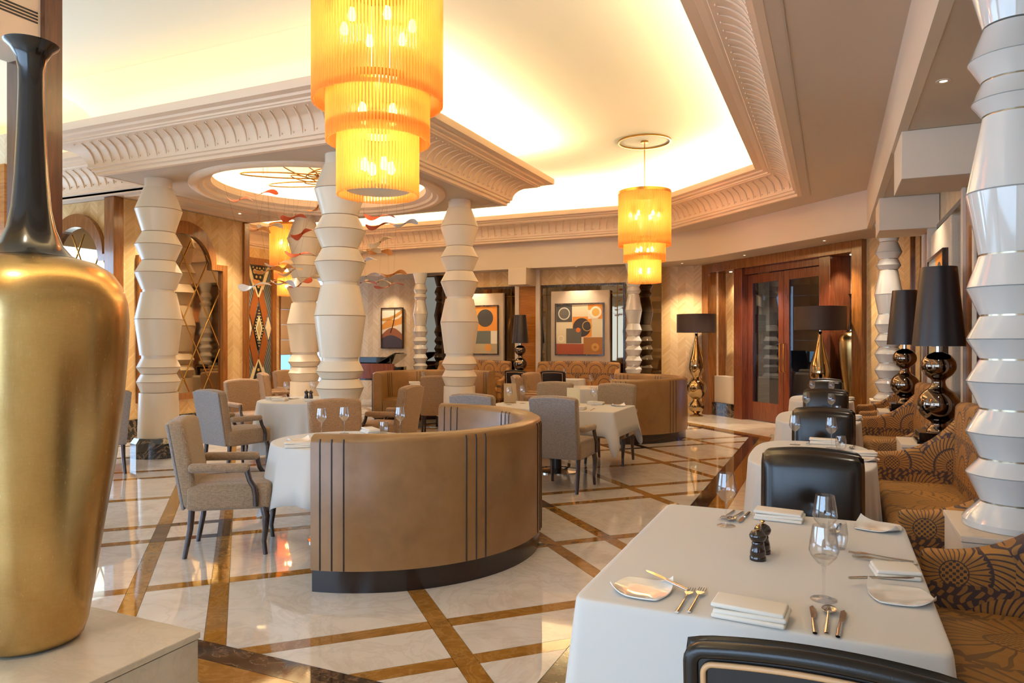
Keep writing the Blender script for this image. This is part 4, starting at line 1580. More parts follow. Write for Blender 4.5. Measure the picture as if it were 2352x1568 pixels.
table((-3.60, 11.12), 0, 0.48, 0.48, 2, 0.34, 0.1, 16, 0.018, 'round table in the far right booth', 'white cloth on the table in the far right booth', True, 0.04, seed=10)
table((-5.05, 13.38), 0, 0.55, 0.30, 8, 0.3, 0.08, 0, 0, 'table before the right back sofa', 'white cloth on the table before the right back sofa', flare=0.04, seed=11)
table((-7.40, 13.38), 0, 0.55, 0.30, 8, 0.3, 0.08, 0, 0, 'table before the left back sofa', 'white cloth on the table before the left back sofa', flare=0.04, seed=12)
table((-8.42, 10.66), 0, 0.34, 0.34, 2, 0.3, 0.06, 14, 0.014, 'small round table by the window', 'white cloth on the small round table by the window', True, 0.04, seed=13)


# ================================================================== LAMPS
def mk_table_lamp():
    t = thing('table_lamp', '', 'lamp', group='black double-gourd lamps')
    bs = obj('lamp_base', MB().box(-0.16, -0.16, 0.0, 0.16, 0.16, 0.018).box(-0.145, -0.145, 0.019, 0.145, 0.145, 0.085), 'granite', t, bevel=0.003)
    prof = [(0.085, 0.087), (0.08, 0.10), (0.052, 0.135), (0.056, 0.16), (0.10, 0.19), (0.135, 0.24), (0.146, 0.29), (0.136, 0.345), (0.105, 0.39), (0.062, 0.425), (0.048, 0.455), (0.05, 0.485),
            (0.085, 0.515), (0.112, 0.55), (0.121, 0.59), (0.112, 0.635), (0.082, 0.675), (0.04, 0.695), (0.03, 0.70)]
    # finer interpolation
    fine = []
    for i in range(len(prof) - 1):
        p0 = prof[max(i - 1, 0)]; p1 = prof[i]; p2 = prof[i + 1]; p3 = prof[min(i + 2, len(prof) - 1)]
        for k in range(3):
            s = k / 3
            q = []
            for c in (0, 1):
                q.append(0.5 * (2 * p1[c] + (p2[c] - p0[c]) * s + (2 * p0[c] - 5 * p1[c] + 4 * p2[c] - p3[c]) * s * s + (3 * p1[c] - p0[c] - 3 * p2[c] + p3[c]) * s ** 3))
            fine.append(tuple(q))
    fine.append(prof[-1])
    obj('lamp_body', MB().lathe(fine, 48), 'black_chrome', t, smooth=60)
    obj('lamp_neck', MB().lathe([(0.022, 0.70), (0.022, 0.80)], 20), 'chrome', t, smooth=40)
    sh = obj('lamp_shade', MB().lathe([(0.182, 0.745), (0.126, 1.355), (0.123, 1.355), (0.179, 0.745), (0.182, 0.745)], 56, (0, 0, 0), False, False), 'shade_plum', t, smooth=50)
    obj('shade_ring', MB().lathe([(0.124, 1.352), (0.01, 1.352)], 40, (0, 0, 0), False, False), 'shade_plum', sh)
    return t


tl = Proto(mk_table_lamp)
tl((0.757, 6.37, 0.719), 0, 'black double-gourd lamp with dark shade, nearest on the right wall')
tl((0.755, 9.12, 0.719), 0, 'black double-gourd lamp with dark shade, second on the right wall')
tl((-6.15, 14.12, 0.719), 0, 'black double-gourd lamp with dark shade, between the back paintings')


def mk_floor_lamp():
    t = thing('floor_lamp', '', 'lamp', group='gold teardrop floor lamps')
    prof = [(0.13, 0.0), (0.135, 0.02), (0.05, 0.05), (0.055, 0.07), (0.12, 0.11), (0.155, 0.18), (0.14, 0.26), (0.08, 0.315), (0.07, 0.345), (0.13, 0.40), (0.185, 0.48), (0.205, 0.57), (0.185, 0.66), (0.11, 0.745), (0.075, 0.785),
            (0.09, 0.82), (0.135, 0.88), (0.158, 0.96), (0.158, 1.04), (0.138, 1.15), (0.105, 1.27), (0.072, 1.39), (0.048, 1.50), (0.034, 1.60), (0.03, 1.66)]
    obj('lamp_body', MB().lathe(prof, 40), 'mercury_gold', t, smooth=60)
    obj('lamp_neck', MB().lathe([(0.02, 1.66), (0.02, 1.76)], 16), 'chrome', t, smooth=40)
    sh = obj('lamp_shade', MB().lathe([(0.385, 1.68), (0.385, 2.045), (0.38, 2.045), (0.38, 1.68), (0.385, 1.68)], 64, (0, 0, 0), False, False), 'shade_brown', t, smooth=50)
    obj('shade_ring', MB().lathe([(0.381, 2.03), (0.02, 2.03)], 48, (0, 0, 0), False, False), 'shade_brown', sh)
    return t


fl_ = Proto(mk_floor_lamp)
fl_((-2.47, 14.52, 0), 0, 'gold glass floor lamp with drum shade left of the portal')
fl_((-0.16, 12.18, 0), 0, 'gold glass floor lamp with drum shade right of the doors')


# ================================================================== CHANDELIERS
def mk_chandelier():
    t = thing('tiered_chandelier', '', 'chandelier', group='amber tiered chandeliers')
    for k, (r, z0, z1, n) in enumerate(((0.402, 3.0, 3.84, 122), (0.318, 2.755, 3.10, 97), (0.250, 2.42, 2.86, 76))):
        m = MB()
        for i in range(n):
            a = 2 * PI * i / n
            cx, cy = r * math.cos(a), r * math.sin(a)
            rr = PI * r / n * 0.86
            vs, fs = [], []
            for z in (z0, z1):
                for j in range(6):
                    b = a + 2 * PI * j / 6
                    vs.append((cx + rr * math.cos(b), cy + rr * math.sin(b), z))
            for j in range(6):
                fs.append((j, (j + 1) % 6, 6 + (j + 1) % 6, 6 + j))
            m.add(vs, fs)
        o = obj('glass_rod_tier', m, 'amber_rod', t, smooth=70, kind='stuff', fixn=False)
        obj('tier_ring', MB().lathe([(r - 0.03, z1 - 0.03), (r + 0.012, z1 - 0.03), (r + 0.012, z1 + 0.015), (r - 0.03, z1 + 0.015), (r - 0.03, z1 - 0.03)], 48, (0, 0, 0), False, False), 'brass', t, smooth=40)
    obj('bottom_diffuser', MB().lathe([(0.0, 2.455), (0.20, 2.455), (0.20, 2.462), (0, 2.462)], 32), 'dome_cream', t)
    obj('top_plate', MB().lathe([(0.02, 3.85), (0.40, 3.85), (0.40, 3.856), (0.02, 3.856)], 48), 'brass', t)
    obj('hanging_rod', MB().lathe([(0.008, 3.856), (0.008, ZC)], 8), 'brass', t)
    obj('ceiling_ring', MB().lathe([(0.39, ZC - 0.025), (0.415, ZC - 0.025), (0.415, ZC - 0.001), (0.39, ZC - 0.001), (0.39, ZC - 0.025)], 56, (0, 0, 0), False, False), 'brass', t, smooth=40)
    obj('ceiling_cap', MB().lathe([(0.06, ZC - 0.03), (0.06, ZC - 0.001)], 20), 'brass', t, smooth=40)
    for (rr, z, n) in ((0.22, 3.48, 6), (0.13, 2.93, 4), (0.09, 2.60, 4)):
        for i in range(n):
            a = 2 * PI * i / n + z
            obj('bulb', MB().lathe([(0.0, -0.035), (0.022, -0.022), (0.028, 0.0), (0.02, 0.03), (0.012, 0.05), (0, 0.05)], 10, (rr * math.cos(a), rr * math.sin(a), z)), 'bulb', t, smooth=60)
    return t


ch = Proto(mk_chandelier)
for (x, y, lb) in ((-2.62, 3.76, 'huge amber glass tiered chandelier hanging in the foreground'), (-2.68, 11.05, 'amber glass tiered chandelier hanging whole at right of centre'), (-9.95, 11.25, 'amber glass chandelier half hidden behind the ivory columns')):
    ch((x, y, 0), 0, lb)
    for z, e in ((3.45, 24), (2.95, 10), (2.62, 10)):
        light('chandelier_lamp', 'POINT', (x, y, z), e, (1.0, 0.72, 0.42), shadow_soft_size=0.06)


# ================================================================== MOBILE UNDER THE DOME
def dome_z(x, y):
    r = math.hypot(x - CX, y - CY)
    return ZT + 0.10 + 0.75 * math.sqrt(max(0.02, 1 - (r / 1.72) ** 2)) - 0.002


hoop = thing('wire_sculpture', 'brass wire loops hanging inside the dome', 'sculpture', (CX, CY, 0))


def loop3(c, ax, bx, rot, tilt, n=28):
    out = []
    for i in range(n):
        a = 2 * PI * i / n
        x, y = ax * math.cos(a), bx * math.sin(a)
        x2, y2 = x * math.cos(rot) - y * math.sin(rot), x * math.sin(rot) + y * math.cos(rot)
        out.append((c[0] + x2, c[1] + y2, c[2] + tilt * x))
    return out


rn = random.Random(5)
for i in range(7):
    a = 2 * PI * i / 7 + 0.2
    obj('brass_loop', MB().tube(loop3((0.52 * math.cos(a), 0.52 * math.sin(a), 3.80 + 0.03 * (i % 3)), 0.58, 0.17, a + 0.25, 0.06 * (1 if i % 2 else -1)), 0.009, 6, closed=True), 'brass', hoop, smooth=60)
for i in range(5):
    a = 2 * PI * i / 5
    obj('brass_loop', MB().tube(loop3((0.26 * math.cos(a), 0.26 * math.sin(a), 3.80), 0.20, 0.10, a + 0.8, 0.05), 0.008, 6, closed=True), 'brass', hoop, smooth=60)
for i in range(4):
    a = 2 * PI * i / 4 + 0.6
    obj('hanging_wire', MB().lathe([(0.003, 3.84), (0.003, dome_z(CX + 0.8, CY))], 5, (0.8 * math.cos(a), 0.8 * math.sin(a), 0)), 'brass_dark', hoop)

PET = [(-7.02, 7.37, 3.50, 'petal_red', 'upper left, seen against the dome'), (-7.29, 7.25, 3.42, 'petal_red', 'far left below the dome rim'), (-7.06, 7.57, 3.09, 'petal_cream', 'pale, left of the rear column head'),
       (-7.07, 7.35, 3.01, 'petal_orange', 'left, under the link soffit'), (-7.04, 8.02, 3.28, 'petal_red', 'at the head of the rear column'), (-6.79, 7.91, 3.02, 'petal_red', 'largest red one left of the near column'),
       (-6.82, 7.90, 2.73, 'petal_red', 'small red one before the rear column'), (-6.74, 7.39, 2.54, 'petal_cream', 'cream one in front of the amber lamp'), (-6.87, 7.33, 2.45, 'petal_orange', 'orange one near the inlaid panel'),
       (-7.01, 7.81, 2.53, 'petal_orange', 'orange one against the far chandelier'), (-7.08, 8.00, 2.50, 'petal_cream', 'cream one against the far chandelier'), (-6.88, 7.10, 2.23, 'petal_white', 'silver white one before the inlaid panel'),
       (-6.92, 7.42, 2.30, 'petal_orange', 'low orange one right of the inlaid panel'), (-7.04, 7.80, 2.32, 'petal_white', 'low white one before the blind'), (-6.95, 8.06, 2.33, 'petal_red', 'low red one before the blind'),
       (-6.96, 8.27, 2.43, 'petal_cream', 'cream one by the rear column'), (-5.80, 8.36, 3.26, 'petal_red', 'upper right, right of the near column'), (-5.68, 8.19, 3.10, 'petal_red', 'bright red one right of the near column'),
       (-5.64, 8.76, 3.21, 'petal_white', 'white one against the bright ceiling'), (-5.91, 8.53, 2.93, 'petal_cream', 'cream one against the back cornice'), (-5.83, 8.12, 2.75, 'petal_cream', 'cream one touching the near column outline'),
       (-6.03, 8.69, 2.81, 'petal_orange', 'orange one below the back cornice'), (-5.87, 8.11, 2.61, 'petal_white', 'white one close to the near column'), (-5.74, 7.95, 2.38, 'petal_white', 'low white one right of the near column'),
       (-5.82, 8.35, 2.34, 'petal_cream', 'low cream one right of the near column'), (-5.92, 8.08, 2.31, 'petal_red', 'low red one hugging the near column'), (-5.73, 8.61, 2.47, 'petal_orange', 'orange one left of the back column'),
       (-5.56, 8.24, 2.27, 'petal_red', 'red one above the dune painting'), (-6.20, 7.52, 3.28, 'petal_orange', 'orange one below the dome, by the near column')]
for i, (x, y, z, mt, lb) in enumerate(PET):
    t = thing('hanging_petal', 'hanging mobile petal, ' + lb, 'mobile', (x, y, z), TH + rn.uniform(-0.7, 0.7), 'petals of the hanging mobile')
    L = 0.20 * rn.uniform(0.85, 1.15) * (1.25 if 'largest' in lb else 1)
    n = 16
    tw = rn.uniform(-0.5, 0.5)
    vs, fs = [], []
    for k in range(n + 1):
        u = -1 + 2 * k / n
        wd_ = 0.020 + 0.055 * abs(math.sin(u * PI * 0.5)) ** 1.2 * (1 - abs(u) ** 8)
        zz = 0.035 * math.sin(u * PI) + tw * 0.05 * u
        ty = u * tw
        for (sy, sz) in ((-1, 0.002), (1, 0.002), (1, -0.002), (-1, -0.002)):
            vs.append((u * L, sy * wd_ * math.cos(ty), zz + sz + sy * wd_ * math.sin(ty)))
    for k in range(n):
        for j in range(4):
            fs.append((k * 4 + j, k * 4 + (j + 1) % 4, k * 4 + 4 + (j + 1) % 4, k * 4 + 4 + j))
    fs += [(0, 1, 2, 3), (n * 4 + 3, n * 4 + 2, n * 4 + 1, n * 4)]
    t.rotation_euler = (rn.uniform(-0.5, 0.5), rn.uniform(-0.12, 0.12), t.rotation_euler[2])
    obj('petal_blade', MB().add(vs, fs), mt, t, smooth=40)
    obj('petal_pin', MB().lathe([(0.0, -0.01), (0.010, -0.006), (0.010, 0.006), (0.0, 0.012)], 8), 'brass_dark', t)
    obj('hanging_wire', MB().lathe([(0.0008, 0.0), (0.0008, dome_z(x, y) - z)], 4), 'brass_dark', t)

# ================================================================== PIANO
pn = thing('grand_piano', 'black grand piano with raised lid in the back alcove', 'piano', (-9.62, 13.72, 0), R(6))
case = [(-0.66, -0.35), (0.66, -0.35), (0.66, 0.10), (0.58, 0.40), (0.36, 0.60), (0.05, 0.75), (-0.30, 0.95), (-0.54, 1.0), (-0.66, 0.88)]
obj('piano_case', MB().prism(case, 0.62, 0.92), 'piano', pn, bevel=0.01)
lid = MB().prism([(x, y) for x, y in case if True], 0, 0.025)
obj('piano_lid', MB().merge(lid, Matrix.Translation((-0.0, 0.15, 0.93)) @ Matrix.Rotation(R(-26), 4, 'Y') @ Matrix.Translation((0.72, 0, 0)) @ Matrix.Translation((-0.72, 0, 0))), 'piano', pn)
obj('music_desk', MB().box(-0.45, 0.02, 0.93, 0.35, 0.06, 1.14), 'piano', pn, bevel=0.008)
obj('fallboard', MB().box(-0.66, -0.40, 0.66, 0.66, -0.352, 1.0), 'mahogany', pn, bevel=0.008)
for (x, y) in ((-0.6, -0.2), (0.6, -0.2), (-0.35, 0.95)):
    obj('leg', MB().lathe([(0.03, 0), (0.05, 0.3), (0.055, 0.62)], 12, (x, y, 0)), 'piano', pn, smooth=40)

# ================================================================== TABLEWARE
ZTB = 0.7515


def mk_wine():
    t = thing('wine_glass', '', 'glass', group='wine glasses')
    obj('glass_bowl', MB().lathe([(0.006, 0.098), (0.018, 0.106), (0.036, 0.128), (0.041, 0.142), (0.038, 0.17), (0.031, 0.215), (0.0295, 0.215), (0.0365, 0.17), (0.0395, 0.142), (0.0345, 0.129), (0.017, 0.108), (0.0, 0.101)], 32, (0, 0, 0), False, False), 'clear_glass', t, smooth=60)
    obj('glass_stem', MB().lathe([(0.006, 0.006), (0.0038, 0.02), (0.0035, 0.07), (0.006, 0.099)], 12), 'clear_glass', t, smooth=60)
    obj('glass_foot', MB().lathe([(0.0, 0.0), (0.037, 0.0), (0.037, 0.0015), (0.012, 0.004), (0.006, 0.007)], 32), 'clear_glass', t, smooth=60)
    return t


def mk_tumbler():
    t = thing('water_tumbler', '', 'glass', group='water tumblers')
    obj('tumbler_wall', MB().lathe([(0.026, 0.0), (0.034, 0.03), (0.036, 0.055), (0.031, 0.095), (0.0295, 0.095), (0.0345, 0.055), (0.0325, 0.03), (0.024, 0.008)], 28, (0, 0, 0), True, True), 'clear_glass', t, smooth=60)
    return t


def mk_plate():
    t = thing('side_plate', '', 'plate', group='curved square side plates')
    N = 17
    vs, fs = [], []
    for lay in (0, 1):
        for i in range(N):
            for j in range(N):
                u, v = -1 + 2 * i / (N - 1), -1 + 2 * j / (N - 1)
                k = 1 - 0.10 * (u * u * v * v)
                x, y = 0.085 * u * k * (1 - 0.06 * v * v), 0.085 * v * k * (1 - 0.06 * u * u)
                r = max(abs(u), abs(v))
                z = 0.004 + 0.010 * max(0, r - 0.45) ** 1.3 + 0.028 * max(0, u * v) ** 2.2
                vs.append((x, y, z - (0.0035 if lay else 0)))
    for i in range(N - 1):
        for j in range(N - 1):
            a = i * N + j
            fs.append((a, a + N, a + N + 1, a + 1))
            b = a + N * N
            fs.append((b, b + 1, b + N + 1, b + N))
    edge = [(i, 0) for i in range(N)] + [(N - 1, j) for j in range(1, N)] + [(i, N - 1) for i in range(N - 2, -1, -1)] + [(0, j) for j in range(N - 2, 0, -1)]
    e = [i * N + j for i, j in edge]
    for k in range(len(e)):
        a, b = e[k], e[(k + 1) % len(e)]
        fs.append((a, b, b + N * N, a + N * N))
    obj('plate_dish', MB().add(vs, fs), 'porcelain', t, smooth=50)
    obj('plate_foot', MB().lathe([(0.04, -0.0), (0.042, 0.004), (0.036, 0.004), (0.036, 0.0)], 28, (0, 0, 0), False, False), 'porcelain', t, smooth=50)
    return t


def mk_fork():
    t = thing('fork', '', 'cutlery', group='steel forks')
    obj('handle', MB().tube([(0, -0.10, 0.004), (0, -0.02, 0.006), (0, 0.035, 0.010)], [.0055, .004, .003], 8, flat=0.5), 'silver', t, smooth=60)
    obj('fork_head', MB().prism([(-0.004, 0.033), (0.004, 0.033), (0.012, 0.05), (0.012, 0.062), (-0.012, 0.062), (-0.012, 0.05)], 0.0085, 0.0105), 'silver', t)
    for k in range(4):
        x = -0.0105 + 0.007 * k
        obj('tine', MB().tube([(x, 0.06, 0.0095), (x, 0.08, 0.007), (x, 0.10, 0.009)], [.0016, .0015, .0009], 6), 'silver', t)
    return t


def mk_knife():
    t = thing('table_knife', '', 'cutlery', group='steel knives')
    obj('handle', MB().tube([(0, -0.10, 0.005), (0, -0.05, 0.006), (0, 0.0, 0.006)], [.006, .0065, .005], 8, flat=0.6), 'silver', t, smooth=60)
    obj('blade', MB().prism([(-0.004, -0.002), (0.006, -0.002), (0.011, 0.03), (0.011, 0.075), (0.004, 0.10), (-0.005, 0.085)], 0.005, 0.0068), 'silver', t)
    return t


def mk_spoon():
    t = thing('spoon', '', 'cutlery', group='steel spoons')
    obj('handle', MB().tube([(0, -0.10, 0.004), (0, -0.02, 0.007), (0, 0.04, 0.011)], [.0055, .004, .003], 8, flat=0.5), 'silver', t, smooth=60)
    pr = [(0.021 * math.sin(PI * k / 8), 0) for k in range(9)]
    vs, fs = [], []
    n = 20
    for (s, z) in ((1.0, 0.011), (0.86, 0.0075), (0.6, 0.005), (0.3, 0.004)):
        for k in range(n):
            a = 2 * PI * k / n
            vs.append((0.020 * s * math.cos(a), 0.065 + 0.031 * s * math.sin(a), z))
    for i in range(3):
        for k in range(n):
            fs.append((i * n + k, i * n + (k + 1) % n, (i + 1) * n + (k + 1) % n, (i + 1) * n + k))
    fs.append(tuple(range(3 * n, 4 * n)))
    o = obj('spoon_bowl', MB().add(vs, fs), 'silver', t, smooth=60)
    md = o.modifiers.new('thick', 'SOLIDIFY')
    md.thickness = 0.0012
    return t


def mk_napkin(w_=0.19, d_=0.11, layers=3):
    def f():
        t = thing('folded_napkin', '', 'napkin', group='folded white napkins')
        for k in range(layers):
            obj('napkin_fold', MB().rbox((0.004 * math.sin(k * 2.1), 0.003 * k, 0.0072 + 0.0125 * k), (w_, d_ - 0.006 * k, 0.013), 0.006, 3,
                                         lambda p, k=k: (p.x, p.y, p.z + 0.004 * math.sin(p.x * 22 + k) * (k > 0))), 'napkin', t, smooth=60)
        return t
    return f


def mk_mill():
    t = thing('pepper_mill', '', 'pepper mill', group='dark pepper mills')
    obj('mill_body', MB().lathe([(0.0, 0), (0.027, 0), (0.0275, 0.012), (0.025, 0.016), (0.0265, 0.022), (0.0245, 0.035), (0.020, 0.052), (0.021, 0.057), (0.019, 0.062), (0.0, 0.062)], 32), 'mill_wood', t, smooth=40)
    obj('mill_head', MB().lathe([(0.0, 0.0625), (0.018, 0.0625), (0.024, 0.068), (0.0285, 0.078), (0.0285, 0.085), (0.022, 0.096), (0.012, 0.102), (0.0, 0.103)], 32), 'mill_wood', t, smooth=40)
    obj('mill_knob', MB().lathe([(0.0, 0.103), (0.004, 0.103), (0.004, 0.108), (0.008, 0.111), (0.007, 0.115), (0, 0.117)], 16), 'brass', t, smooth=40)
    return t


wine, tumb, plate, fork, knife, spoon, mill = (Proto(f) for f in (mk_wine, mk_tumbler, mk_plate, mk_fork, mk_knife, mk_spoon, mk_mill))
nap = Proto(mk_napkin())
nap2 = Proto(mk_napkin(0.13, 0.12, 2))
Z = ZTB
T1 = ' on the nearest table'
wine((-0.39, 2.99, Z), 0, 'wine glass at the far left' + T1)
wine((-0.02, 2.70, Z), 0, 'wine glass behind the other, right of the pepper mill' + T1)
wine((-0.02, 2.25, Z), 0, 'wine glass standing nearest the viewer' + T1)
tumb((0.02, 2.83, Z), 0, 'water tumbler behind the wine glasses' + T1)
plate((-0.52, 2.11, Z), R(-8), 'curved white side plate at the near left corner' + T1)
plate((0.17, 3.20, Z), R(80), 'curved white side plate at the far right corner' + T1)
plate((0.185, 2.36, Z), R(100), 'curved white side plate at the right edge' + T1)
k1 = knife((-0.46, 2.165, Z + 0.018), R(52), 'butter knife lying across the near left plate' + T1)
fork((-0.385, 2.07, Z), R(-2), 'fork beside the near left plate, left of the pair' + T1)
fork((-0.355, 2.085, Z), R(-2), 'fork right of the pair beside the near left plate' + T1)
nap((-0.20, 2.025, Z), R(-4), 'folded white napkin in front of the nearest chair')
nap((-0.20, 3.19, Z), R(-4), 'folded white napkin at the far side' + T1)
nap2((0.185, 2.585, Z), R(8), 'square folded napkin by the sofa side' + T1)
mill((-0.23, 2.57, Z), 0, 'dark pepper mill with ball head' + T1)
mill((-0.222, 2.66, Z), 0, 'second pepper mill half hidden behind the first' + T1)
knife((-0.045, 2.07, Z), R(4), 'knife left of the spoon before the nearest wine glass')
spoon((-0.008, 2.085, Z), R(-2), 'spoon before the nearest wine glass')
knife((0.022, 2.07, Z), R(-4), 'knife right of the spoon before the nearest wine glass')
fork((0.155, 2.76, Z), R(85), 'fork lying beside the square napkin, farther of the two')
fork((0.165, 2.72, Z), R(92), 'fork lying beside the square napkin, nearer of the two')
knife((0.14, 2.45, Z + 0.02), R(-65), 'butter knife lying across the right edge plate')
spoon((-0.37, 3.15, Z), R(170), 'spoon beside the far left wine glass')
knife((-0.335, 3.15, Z), R(175), 'knife beside the far left wine glass, nearer the napkin')
fork((-0.405, 3.16, Z), R(172), 'fork at the far left corner' + T1)
spoon((0.02, 3.10, Z), R(172), 'spoon at the far side, seen through the tumbler')

for (y, nm) in ((5.12, 'second'), (7.64, 'third'), (10.12, 'farthest')):
    tn = ' on the %s table of the right row' % nm
    wine((-0.24, y + 0.42, Z), 0, 'wine glass at the left' + tn)
    wine((0.0, y + 0.36, Z), 0, 'wine glass in the middle' + tn)
    tumb((0.06, y + 0.30, Z), 0, 'water tumbler' + tn)
    nap((-0.05, y + 0.56, Z), 0, 'folded napkin at the far side' + tn)
    plate((0.19, y - 0.12, Z), R(80), 'white side plate' + tn)
    nap2((0.20, y + 0.10, Z), R(10), 'square napkin by the sofa side' + tn)
    fork((-0.15, y + 0.52, Z), R(175), 'fork beside the napkin' + tn)
    if y < 9:
        spoon((0.14, y + 0.44, Z), R(172), 'spoon' + tn)

tn = ' on the long middle table'
wine((-2.52, 7.94, Z), 0, 'wine glass at the right end' + tn)
wine((-3.48, 7.66, Z), 0, 'wine glass at the left end, nearer of two' + tn)
wine((-3.40, 7.88, Z), 0, 'wine glass at the left end, farther of two' + tn)
plate((-2.26, 8.05, Z), R(20), 'white side plate at the right end' + tn)
nap((-2.55, 8.10, Z), 0, 'folded napkin on the far right' + tn)
nap((-2.55, 7.42, Z), 0, 'folded napkin on the near right' + tn)
fork((-2.38, 7.45, Z), R(4), 'fork on the near right' + tn)
knife((-2.70, 7.45, Z), R(4), 'knife on the near right' + tn)
mc = thing('menu_card', 'upright cream menu card' + tn, 'menu', (-2.74, 7.84, Z), R(20))
obj('card_sheet', MB().box(-0.075, -0.004, 0, 0.075, 0.004, 0.21), flatmat('card', '#ddcda2', 0.6), mc)
obj('card_stand', MB().box(-0.05, -0.03, 0, 0.05, 0.03, 0.008), 'brass', mc)
mc2 = thing('menu_card', 'tan menu card at the left end of the long middle table', 'menu', (-3.56, 7.86, Z), R(15))
obj('card_sheet', MB().box(-0.075, -0.004, 0, 0.075, 0.004, 0.24), flatmat('card_tan', '#b4905e', 0.6), mc2)
obj('card_stand', MB().box(-0.05, -0.03, 0, 0.05, 0.03, 0.008), 'brass', mc2)

tn = ' on the front booth table'
wine((-3.62, 4.72, Z), 0, 'wine glass in front of the woven chair' + tn)
wine((-3.20, 4.90, Z), 0, 'wine glass at the right' + tn)
tumb((-3.33, 4.86, Z), 0, 'water tumbler' + tn)
wine((-3.72, 4.56, Z), 0, 'wine glass at the far left' + tn)
nap((-3.45, 3.98, Z), R(40), 'folded napkin at the near left' + tn)
plate((-3.66, 4.22, Z), R(40), 'white side plate' + tn)
nap((-3.46, 4.85, Z), R(-35), 'folded napkin before the woven chair' + tn)
fork((-3.33, 4.02, Z), R(40), 'fork by the near napkin' + tn)

tn = ' on the canopy table'
wine((-6.62, 7.40, Z), 0, 'wine glass at the left' + tn)
wine((-6.36, 7.62, Z), 0, 'wine glass at the far side' + tn)
mill((-6.30, 7.42, Z), 0, 'dark pepper mill, left of the pair' + tn)
mill((-6.235, 7.43, Z), 0, 'dark pepper mill, right of the pair' + tn)
nap((-6.35, 6.98, Z), R(10), 'folded napkin nearest the viewer' + tn)
nap((-6.55, 7.10, Z), R(70), 'folded napkin at the left' + tn)
nap2((-5.95, 7.10, Z), R(20), 'square napkin by the column' + tn)
plate((-6.45, 7.30, Z), R(70), 'white side plate' + tn)

tn = ' in the booth beyond the canopy'
wine((-6.62, 10.88, Z), 0, 'wine glass on the table' + tn)
nap((-6.78, 10.84, Z), R(30), 'folded napkin on the table' + tn)
for (x, y, lb) in ((-3.55, 11.0, 'wine glass at the left on the far right booth table'), (-3.20, 11.0, 'wine glass at the right on the far right booth table'), (-5.2, 13.38, 'wine glass at the left on the right back table'), (-4.85, 13.36, 'wine glass at the right on the right back table'), (-7.2, 13.38, 'wine glass on the left back table')):
    wine((x, y, Z), 0, lb)

# room beyond the doors: a cloth table, a chair and a hanging white shade


def inside(lx, ly):
    return (PO[0] + lx * math.cos(DR) - ly * math.sin(DR), PO[1] + lx * math.sin(DR) + ly * math.cos(DR), 0)


bx = inside(-0.45, 2.0)
table((bx[0], bx[1]), 0, 0.45, 0.45, 2, 0.30, 0.08, 14, 0.015, 'round table in the room beyond the doors', 'cloth on the round table seen through the doors', True, 0.05, seed=14)
bx = inside(0.9, 2.2)
blk((bx[0], bx[1], 0), R(60), 'dark chair seen through the right door', G2)
bx = inside(0.75, 2.6)
sh = thing('pendant_shade', 'white fringed pendant shade seen through the right door', 'lamp', (bx[0], bx[1], 0))
obj('pendant_drum', MB().lathe([(0.42, 2.12), (0.40, 2.32), (0.25, 2.50), (0.02, 2.56)], 36, (0, 0, 0), False, False), 'porcelain', sh, smooth=50)
obj('pendant_rod', MB().lathe([(0.008, 2.56), (0.008, ZL)], 8), 'brass', sh)
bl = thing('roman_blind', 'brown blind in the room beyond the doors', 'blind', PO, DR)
obj('blind_fold', MB().box(0.15, 3.44, 1.26, 2.7, 3.49, 2.9), 'shade_brown', bl)

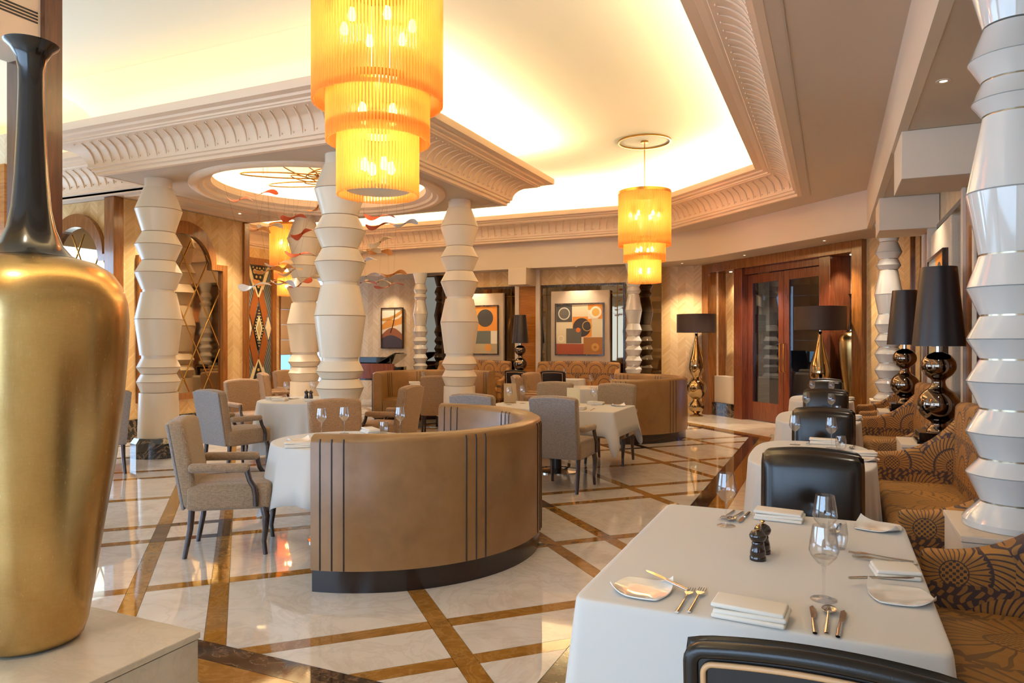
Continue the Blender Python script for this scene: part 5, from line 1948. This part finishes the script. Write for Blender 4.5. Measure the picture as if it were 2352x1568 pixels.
# ================================================================== DOWNLIGHTS
DL = [(0.62, 5.0, ZL, 'above the second sofa'), (0.62, 7.76, ZL, 'above the third sofa'), (0.55, 10.2, ZL, 'near the portal column'),
      (-1.45, 13.6, ZL, 'before the doors'), (-2.75, 14.5, ZL, 'above the left floor lamp'), (-0.1, 12.15, ZL, 'above the right floor lamp'), (-4.9, 14.2, ZL, 'above the right back painting'), (-7.4, 14.2, ZL, 'above the left back painting'),
      (-10.2, 14.9, ZL, 'above the piano'), (-8.95, 8.9, ZT, 'before the left arched mirror'), (-8.95, 7.6, ZT, 'at the near end of the left arched mirror'), (-11.0, 12.2, ZT, 'before the inlaid panel'), (-8.2, 7.4, ZT, 'by the left canopy column')]
for (x, y, z, lb) in DL:
    t = thing('downlight', 'small recessed downlight ' + lb, 'downlight', (x, y, z), 0, 'recessed downlights')
    obj('light_rim', MB().lathe([(0.022, -0.001), (0.042, -0.001), (0.042, -0.005), (0.022, -0.005), (0.022, -0.001)], 24, (0, 0, 0), False, False), 'plaster', t, smooth=40)
    obj('light_lens', MB().lathe([(0.0, -0.002), (0.022, -0.002), (0.022, -0.001), (0, -0.001)], 20), 'downlight', t)
    light('downlight_beam', 'SPOT', (x, y, z - 0.02), 45 if x > 0.4 else (55 if 'painting' in lb or 'piano' in lb else 190), (1.0, 0.84, 0.64), spot_size=R(95), spot_blend=0.7, shadow_soft_size=0.04)
# warm spot that picks out the large vase
light('vase_spot', 'SPOT', (-1.7, 0.4, 3.5), 35, (1.0, 0.86, 0.66), (R(25), 0, R(-0)), spot_size=R(70), spot_blend=0.6, shadow_soft_size=0.05)
# niche lights inside the portal
for lx in (-1.43, 1.6):
    q = inside(lx, 0.18)
    t = thing('downlight', 'small downlight inside the %s portal niche' % ('left' if lx < 0 else 'right'), 'downlight', (q[0], q[1], 2.90), 0, 'recessed downlights')
    obj('light_lens', MB().lathe([(0.0, -0.006), (0.03, -0.006), (0.03, -0.001), (0, -0.001)], 20), 'downlight', t)
    light('niche_beam', 'SPOT', (q[0], q[1], 2.87), 30, (1.0, 0.84, 0.64), spot_size=R(90), spot_blend=0.7, shadow_soft_size=0.03)
bx = inside(0.75, 2.6)
light('pendant_bulb', 'POINT', (bx[0], bx[1], 2.05), 22, (1.0, 0.85, 0.65), shadow_soft_size=0.08)
